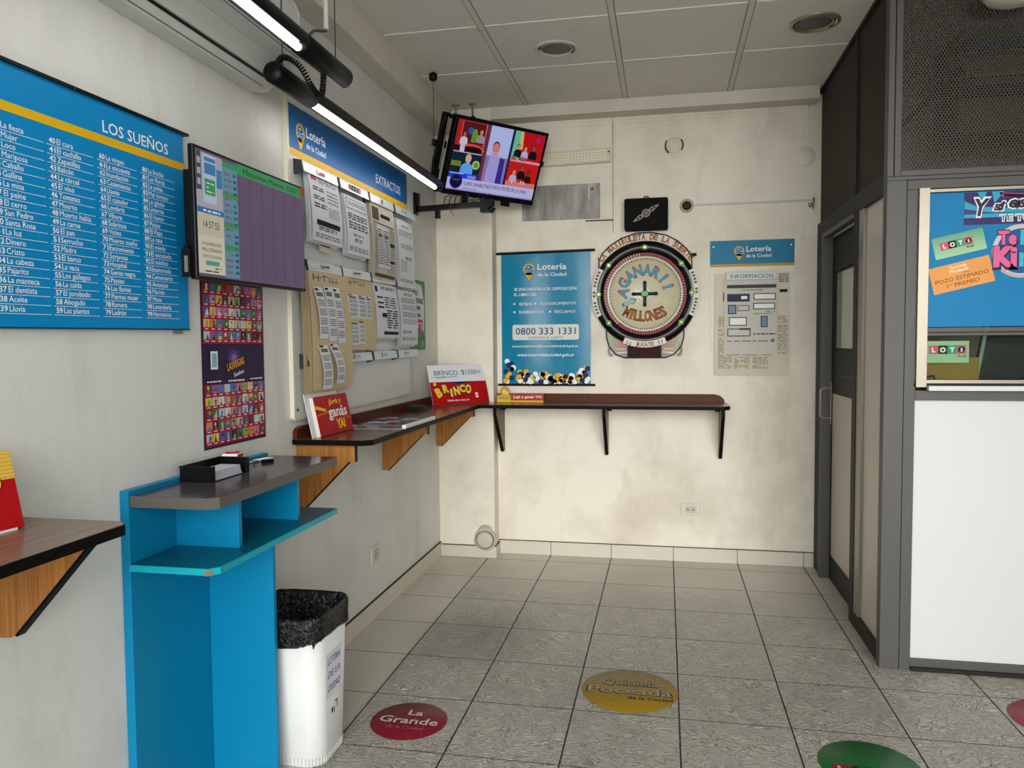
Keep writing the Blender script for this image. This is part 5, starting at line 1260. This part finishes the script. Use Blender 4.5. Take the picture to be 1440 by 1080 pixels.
t = leaning('card_box', 'red and yellow card box cut by left edge of photo on near shelf', 'card box', (-.30, -4.03), (-.262, -3.70), 1.088, 13)
mb = MB(); mb.box(0, 0, 0, .33, .02, .185, CARD_RED); obj('box', mb, t, bevel=.001)
mb = MB(); mb.rect(.0, .118, .33, .185, mat('striped_yellow', '#dcb74e', .4), 1)
for i in range(7): mb.rect(0, .122+i*.009, .33, .1235+i*.009, mat('ochre', '#c9951f', .45), 2)
mb.disc(.27, .112, .024, INK_K, 3); mb.disc(.27, .112, .021, YEL, 4); mb.rect(0, -.004, .31, .002, PAPER, 1); obj('printing', mb, t)

#=========================================================================================
# FLOOR DECALS, CEILING SPOTS
#=========================================================================================
def decal(label, x, y, r, col, fn, ry=None):
    t = thing('floor_decal', label, 'floor sticker', (x, y, .0008))
    mb = MB(); k = 48; DM = mat('decal_'+col[1:], col, .35, noise=.12, nscale=25, bump=.35, bscale=45)
    mb.lathe([(r, .0), (r-.001, .0009), (0, .0009)], DM, n=k); obj('disc', mb, t)
    m2 = MB(); fn(m2, r)
    m2.v = [(p[0], p[2], .0009-p[1]) for p in m2.v]
    obj('lettering', m2, t)
DK = mat('decal_dark', '#2a2118', .5); DW = mat('decal_white', '#cfc9c4', .5); DG = mat('decal_grey', '#a39d8f', .5)
def f_red(m, r):
    m.text('La', .01, .045, .042, DW, 1, 'c', w=.062, bold=.02); m.text('Grande', 0, -.025, .052, DW, 1, 'c', w=.245, bold=.014); m.text('de la Ciudad', .0, -.068, .024, mat('decal_pink', '#b3707a', .5), 1, 'c', w=.15)
def f_yel(m, r):
    m.text('Quiniela', 0, .045, .058, DK, 1, 'c', w=.25, bold=.04); m.text('Quiniela', 0, .047, .054, DG, 2, 'c', w=.245, bold=.005)
    m.text('Poceada', 0, -.041, .066, DK, 1, 'c', w=.375, bold=.02); m.text('Poceada', 0, -.037, .060, DG, 2, 'c', w=.36, bold=.012); m.text('de la Ciudad', .09, -.085, .030, DK, 1, 'c', w=.19, bold=.02)
def f_grn(m, r):
    for i, (ch, c) in enumerate((('L', RED), ('O', INK_K), ('T', None), ('5', RED))):
        u = -.135+i*.07
        if c: m.rect(u, -.075, u+.068, -.012, mat('decal_sq_%d' % i, {'L': '#8f1f24', 'O': '#1c1c1c', '5': '#8f1f24'}[ch], .45), 1)
        if ch == '5': m.disc(u+.034, -.043, .024, INK_K, 2, 0, 16)
        m.text(ch, u+.034, -.065, .042, DW, 3, 'c', bold=.03)
    m.text('PLUS', .105, -.105, .022, DK, 1, 'c', w=.07, bold=.02)
def f_r2(m, r):
    m.poly([(-.10, -.02), (.1, .03), (.1, -.06), (-.08, -.09)], DG, 1); m.poly([(-.105, -.015), (-.08, -.09), (-.075, -.075), (-.095, -.02)], DK, 2); m.text('Loto', .02, -.05, .06, DW, 3, 'c', w=.16, bold=.04)
decal('dark red round floor sticker with white lettering near rubbish bin', .222, -2.362, .155, '#7d1526', f_red)
decal('mustard yellow round floor sticker in middle of tiled floor', 1.082, -1.93, .208, '#957824', f_yel)
decal('green round floor sticker cut by bottom edge of photo', 1.95, -2.385, .175, '#12672c', f_grn)
decal('red round floor sticker cut by right edge of photo', 2.785, -1.90, .19, '#98343c', f_r2)

def spot(label, x, y, ringm, r=.125):
    t = thing('ceiling_spotlight', label, 'ceiling light', (x, y, H), group='recessed round ceiling spotlights')
    mb = MB(); mb.lathe([(r, -.001), (r*.98, -.008), (r*.86, -.011), (r*.80, -.004)], ringm, n=40); obj('rim', mb, t)
    mb = MB(); mb.lathe([(r*.80, -.004), (r*.74, -.002)], BLACK, n=40); mb.lathe([(r*.76, -.007), (r*.70, -.008), (r*.68, -.002)], ringm, n=40)
    for a_ in (.3, 3.4): mb.lathe([(r*.82, -.010), (r*.72, -.010)], BLACK, n=5, a0=a_, a1=a_+.35)
    obj('inner_ring', mb, t)
    mb = MB(); mb.lathe([(r*.70, -.003), (r*.4, -.0035), (0, -.004)], mat('smoked_glass', '#4a4a46', .35, .1), n=32); obj('glass', mb, t)
spot('recessed round ceiling spotlight with white rim above tilted television', .635, -.925, mat('spot_white', '#cfccc0', .35))
spot('recessed round ceiling spotlight with brass rim beside dark booth screen', 1.98, -.985, mat('spot_brass', '#a2977a', .3, .6))

#=========================================================================================
# BOOTH WINDOW AND INTERIOR
#=========================================================================================
yg = YF+.014
t = thing('window_poster', 'bright blue paper sheet covering upper part of service window', 'poster', (2.385, yg, 1.576))
mb = MB(); mb.box(0, -.0006, 0, 1.16, .0006, .594, mat('poster_blue', '#0f80b8', .45, noise=.06, nscale=4)); obj('sheet', mb, t)
t = thing('poster', 'purple and turquoise strip with white outlined script on blue window poster', 'poster', (2.530, yg-.0016, 2.025))
mb = MB(); mb.box(0, -.0004, 0, .62, .0004, .142, mat('deep_violet', '#3a2a66', .4))
obj('sheet', mb, t)
mb = MB(); TQ2 = mat('turq', '#35a9c4', .4); n1 = .0005; MG = mat('magenta', '#b63a8a', .4)
mb.poly([(0, .105), (.05, .08), (.25, .06), (.62, .05), (.62, .02), (.25, .03), (0, .03)], TQ2, 1, n1); mb.poly([(0, .07), (.1, .052), (.3, .05), (0, .045)], mat('violet2', '#4c3d80', .4), 2, n1); mb.poly([(.05, .142), (.075, .105), (.09, .142)], TQ2, 1, n1); mb.poly([(.11, .142), (.12, .09), (.16, .142)], TQ2, 1, n1); mb.poly([(.14, .138), (.30, .125), (.30, .105), (.15, .118)], MG, 1, n1); mb.poly([(.155, .132), (.24, .125), (.24, .11), (.16, .119)], INK_K, 2, n1); obj('pattern', mb, t)
mb = MB(); DV = mat('dark_violet_ink', '#3a2446', .4)
for s_, u, v, h_, w_ in (('Y', .072, .040, .075, .060), ('si', .140, .060, .042, .045), ('esta', .245, .070, .052, .135), ('vez', .40, .078, .050, .10)):
    mb.text(s_, u, v, h_, INK_W, 3, 'c', w=w_+.014, bold=.11, shear=.22, n=n1); mb.text(s_, u, v, h_, DV, 4, 'c', w=w_, bold=.03, shear=.22, n=n1)
mb.text('TE TOCA', .14, .012, .028, INK_W, 3, w=.20, bold=.09, n=n1); mb.text('TE TOCA', .143, .013, .024, mat('mid_teal', '#3f87a4', .4), 5, w=.192, bold=.01, n=n1)
plabel(obj('lettering', mb, t), 'white outlined script lettering')
def loto(mb, u, v, s, n, cols=('#d2586a', '#22231f', '#3f9d7d', '#d2586a')):
    for i, ch in enumerate('LOTO'):
        mb.rect(u+i*s, v, u+(i+1)*s, v+s, mat('sq'+cols[i][1:], cols[i], .4), 2, n)
        if ch == 'O' and i == 3: mb.disc(u+(i+.5)*s, v+.5*s, s*.36, INK_K, 3, n, 16); mb.text('5', u+(i+.5)*s, v+.28*s, s*.42, INK_W, 4, 'c', bold=.03, n=n)
        else: mb.text(ch, u+(i+.5)*s, v+.22*s, s*.55, INK_W, 4, 'c', bold=.05, n=n)
    mb.text('PLUS', u+3.55*s, v-.38*s, s*.24, INK_K, 3, 'c', w=s*.9, bold=.02, n=n)
t = thing('card_sign', 'pale green card with coloured letter squares tilted on blue window poster', 'card', (2.512, yg-.0016, 1.943), (0, -.22, 0))
GC = NT('green_card'); zz = GC.n('ShaderNodeSeparateXYZ', {0: GC.n('ShaderNodeTexCoord').outputs['Object']}).outputs[2]
GC.set('Base Color', GC.mix(GC.ramp(zz, -.05, .05), lin('#9fcf9a'), lin('#4f9a78'))); GC.set('Roughness', .4)
mb = MB(); mb.box(-.106, -.0004, -.047, .106, .0004, .048, GC.m); obj('card', mb, t); mb = MB(); loto(mb, -.078, -.012, .0335, .0005); obj('lettering', mb, t)
t = thing('card_sign', 'orange card with dark lettering tilted on blue window poster', 'card', (2.524, yg-.0016, 1.806), (0, -.235, 0))
mb = MB(); mb.box(-.127, -.0004, -.060, .127, .0004, .058, mat('orange_card', '#f0a257', .45)); obj('card', mb, t); mb = MB(); BI = mat('brown_ink', '#7c3f2a', .5)
mb.text('Quiniela', -.005, .034, .015, mat('cream_ink', '#f6e3bd', .5), 1, 'c', w=.07, bold=.03, n=.0005); mb.text('Poceada', -.005, .016, .016, mat('cream_ink', '#f6e3bd', .5), 1, 'c', w=.08, bold=.03, n=.0005); mb.text('de la Ciudad', .02, .008, .006, BI, 1, 'c', w=.03, n=.0005)
mb.text('POZO ESTIMADO', 0, -.018, .018, BI, 1, 'c', w=.222, bold=.02, n=.0005); mb.text('1º PREMIO', .0, -.045, .018, BI, 1, 'c', w=.135, bold=.02, n=.0005); obj('lettering', mb, t)
t = thing('round_emblem', 'round pink, white and blue emblem cut by right edge on blue window poster', 'emblem', (2.762, yg-.0016, 1.905))
mb = MB(); mb.lathe([(.117, 0), (.117, .0004), (0, .0004)], mat('emblem_white', '#eceadc', .4), axis='y', n=48); obj('disc', mb, t)
mb = MB(); n1 = .0005; mb.disc(0, 0, .098, mat('emblem_blue', '#1d5ba5', .4), 1, n1, 40); mb.ring(0, 0, .106, .113, mat('emblem_edge', '#c9a9b5', .4), 2, n1, 40, -2.6, -1.0)
PKK = mat('emblem_pink', '#e56a9e', .4); TQ3 = mat('emblem_turq', '#3fc0cf', .4)
mb.text('Te', -.055, .028, .062, DV, 2, 'c', w=.082, bold=.10, n=n1); mb.text('Te', -.056, .032, .058, PKK, 3, 'c', w=.075, bold=.05, n=n1); mb.text('le', .02, .030, .062, TQ3, 3, 'c', w=.05, bold=.05, n=n1)
mb.text('Ki', -.062, -.068, .085, DV, 2, 'c', w=.105, bold=.12, n=n1); mb.text('Ki', -.064, -.062, .082, PKK, 4, 'c', w=.096, bold=.07, n=n1); mb.text('no', .035, -.062, .078, TQ3, 4, 'c', w=.085, bold=.06, n=n1); obj('lettering', mb, t)
t = thing('card_sign', 'pale green card with coloured letter squares low behind service window', 'card', (2.388, YF+.024, 1.414))
mb = MB(); mb.box(0, 0, 0, .178, .0008, .098, mat('pale_green_card', '#9fc49a', .5)); obj('card', mb, t); mb = MB(); loto(mb, .012, .040, .0385, .0003); obj('lettering', mb, t)
# inside the booth
t = thing('desk', 'dark counter desk inside the booth behind service window', 'desk', (2.95, -1.1, 0))
off = (2.95, -1.1, 0); mb = MB(off); mb.box(2.36, -1.42, 1.27, 3.54, -1.05, 1.30, mat('desk_dark', '#3c3b36', .5)); obj('desk_top', mb, t); mb = MB(off); mb.box(2.38, -1.40, 0, 2.42, -1.07, 1.27, DARK_M); mb.box(3.48, -1.40, 0, 3.52, -1.07, 1.27, DARK_M); obj('desk_legs', mb, t)
t = thing('cardboard_box', 'brown cardboard box on desk behind green card in service window', 'box', (2.49, -1.40, 1.30))
mb = MB(); mb.box(-.10, -.035, 0, .13, .12, .137, mat('cardboard', '#8a7340', .8)); obj('body', mb, t); mb = MB(); mb.tube([(-.09, -.037, .05), (-.06, -.045, .055), (-.05, -.04, .03), (-.09, -.037, .02)], .004, BLACK, 6); obj('cord', mb, t)
t = thing('computer_screen', 'dark screen panel with pale edge behind service window', 'screen', (2.80, -1.30, 1.30))
mb = MB(); mb.prism([(-.14, .0), (.40, 0), (.40, .50), (-.06, .50)], 'y', 0, .03, mat('dark_green_black', '#232a25', .3)); obj('panel', mb, t); mb = MB(); mb.prism([(-.155, 0), (-.14, 0), (-.06, .50), (-.075, .50)], 'y', -.003, .03, mat('pale_green_edge', '#8a9a86', .4)); obj('edge', mb, t)
t = thing('shutter_box', 'brown shutter housing with blue board high inside booth behind metal screen', 'shutter box', (3.5, -.5, H))
off = (3.5, -.5, H); mb = MB(off); mb.box(2.76, -.69, 2.62, XE-.002, -.30, H-.001, mat('shutter_brown', '#6d655a', .6)); obj('housing', mb, t)
mb = MB(off); mb.box(2.775, -.735, 3.035, XE-.01, -.691, 3.09, mat('fascia_blue', '#1f4f74', .4)); plabel(obj('board', mb, t), 'blue board')
mb = MB(off); mb.box(2.775, -.74, 3.016, XE-.01, -.691, 3.026, STEEL); mb.box(2.775, -.72, 2.90, XE-.01, -.691, 2.912, STEEL); obj('rail', mb, t)
mb = MB(off); mb.box(2.78, -.72, 2.80, XE-.01, -.691, 2.86, DARK_M); obj('slot', mb, t)
t = thing('roller_bar', 'dark slanting metal bar with brass bracket inside booth behind metal screen', 'bar', (2.6, -.85, 2.75))
off = (2.6, -.85, 2.75); mb = MB(off); mb.tube([(2.275, -1.07, 2.485), (2.78, -.715, 2.955)], .014, BLACK, 8); obj('bar', mb, t); mb = MB(off); mb.box(2.765, -.745, 2.93, 2.815, -.691, 2.975, mat('old_brass', '#8a7a55', .4, .6)); mb.box(2.78, -.735, 2.88, 2.80, -.70, 2.93, mat('old_brass', '#8a7a55', .4, .6)); plabel(obj('bracket', mb, t), 'brass bracket')
t = thing('booth_fill_lamp', 'unseen tube lamp added to brighten the inside of the booth', 'lamp', (3.75, -1.0, H))  # unseen lamp, added to light the booth interior
mb = MB(); mb.box(-.40, -.06, -.05, .40, .06, -.0005, W_()); obj('housing', mb, t); mb = MB(); mb.tube([(-.37, 0, -.07), (.37, 0, -.07)], .016, mat('booth_tube', '#fff1d8', .4, 0, 3)); obj('tube', mb, t)
t = thing('dome_lamp', 'white dome lamp cut by the top edge of photo above booth window', 'lamp', (2.665, -1.62, 2.912))
mb = MB(); mb.lathe([(0, 0), (.06, .004), (.11, .022), (.135, .055), (.13, .08), (.05, .09), (.02, .10), (.02, H-2.912)], mat('dome_white', '#d8d3c5', .35), n=32); obj('dome', mb, t)
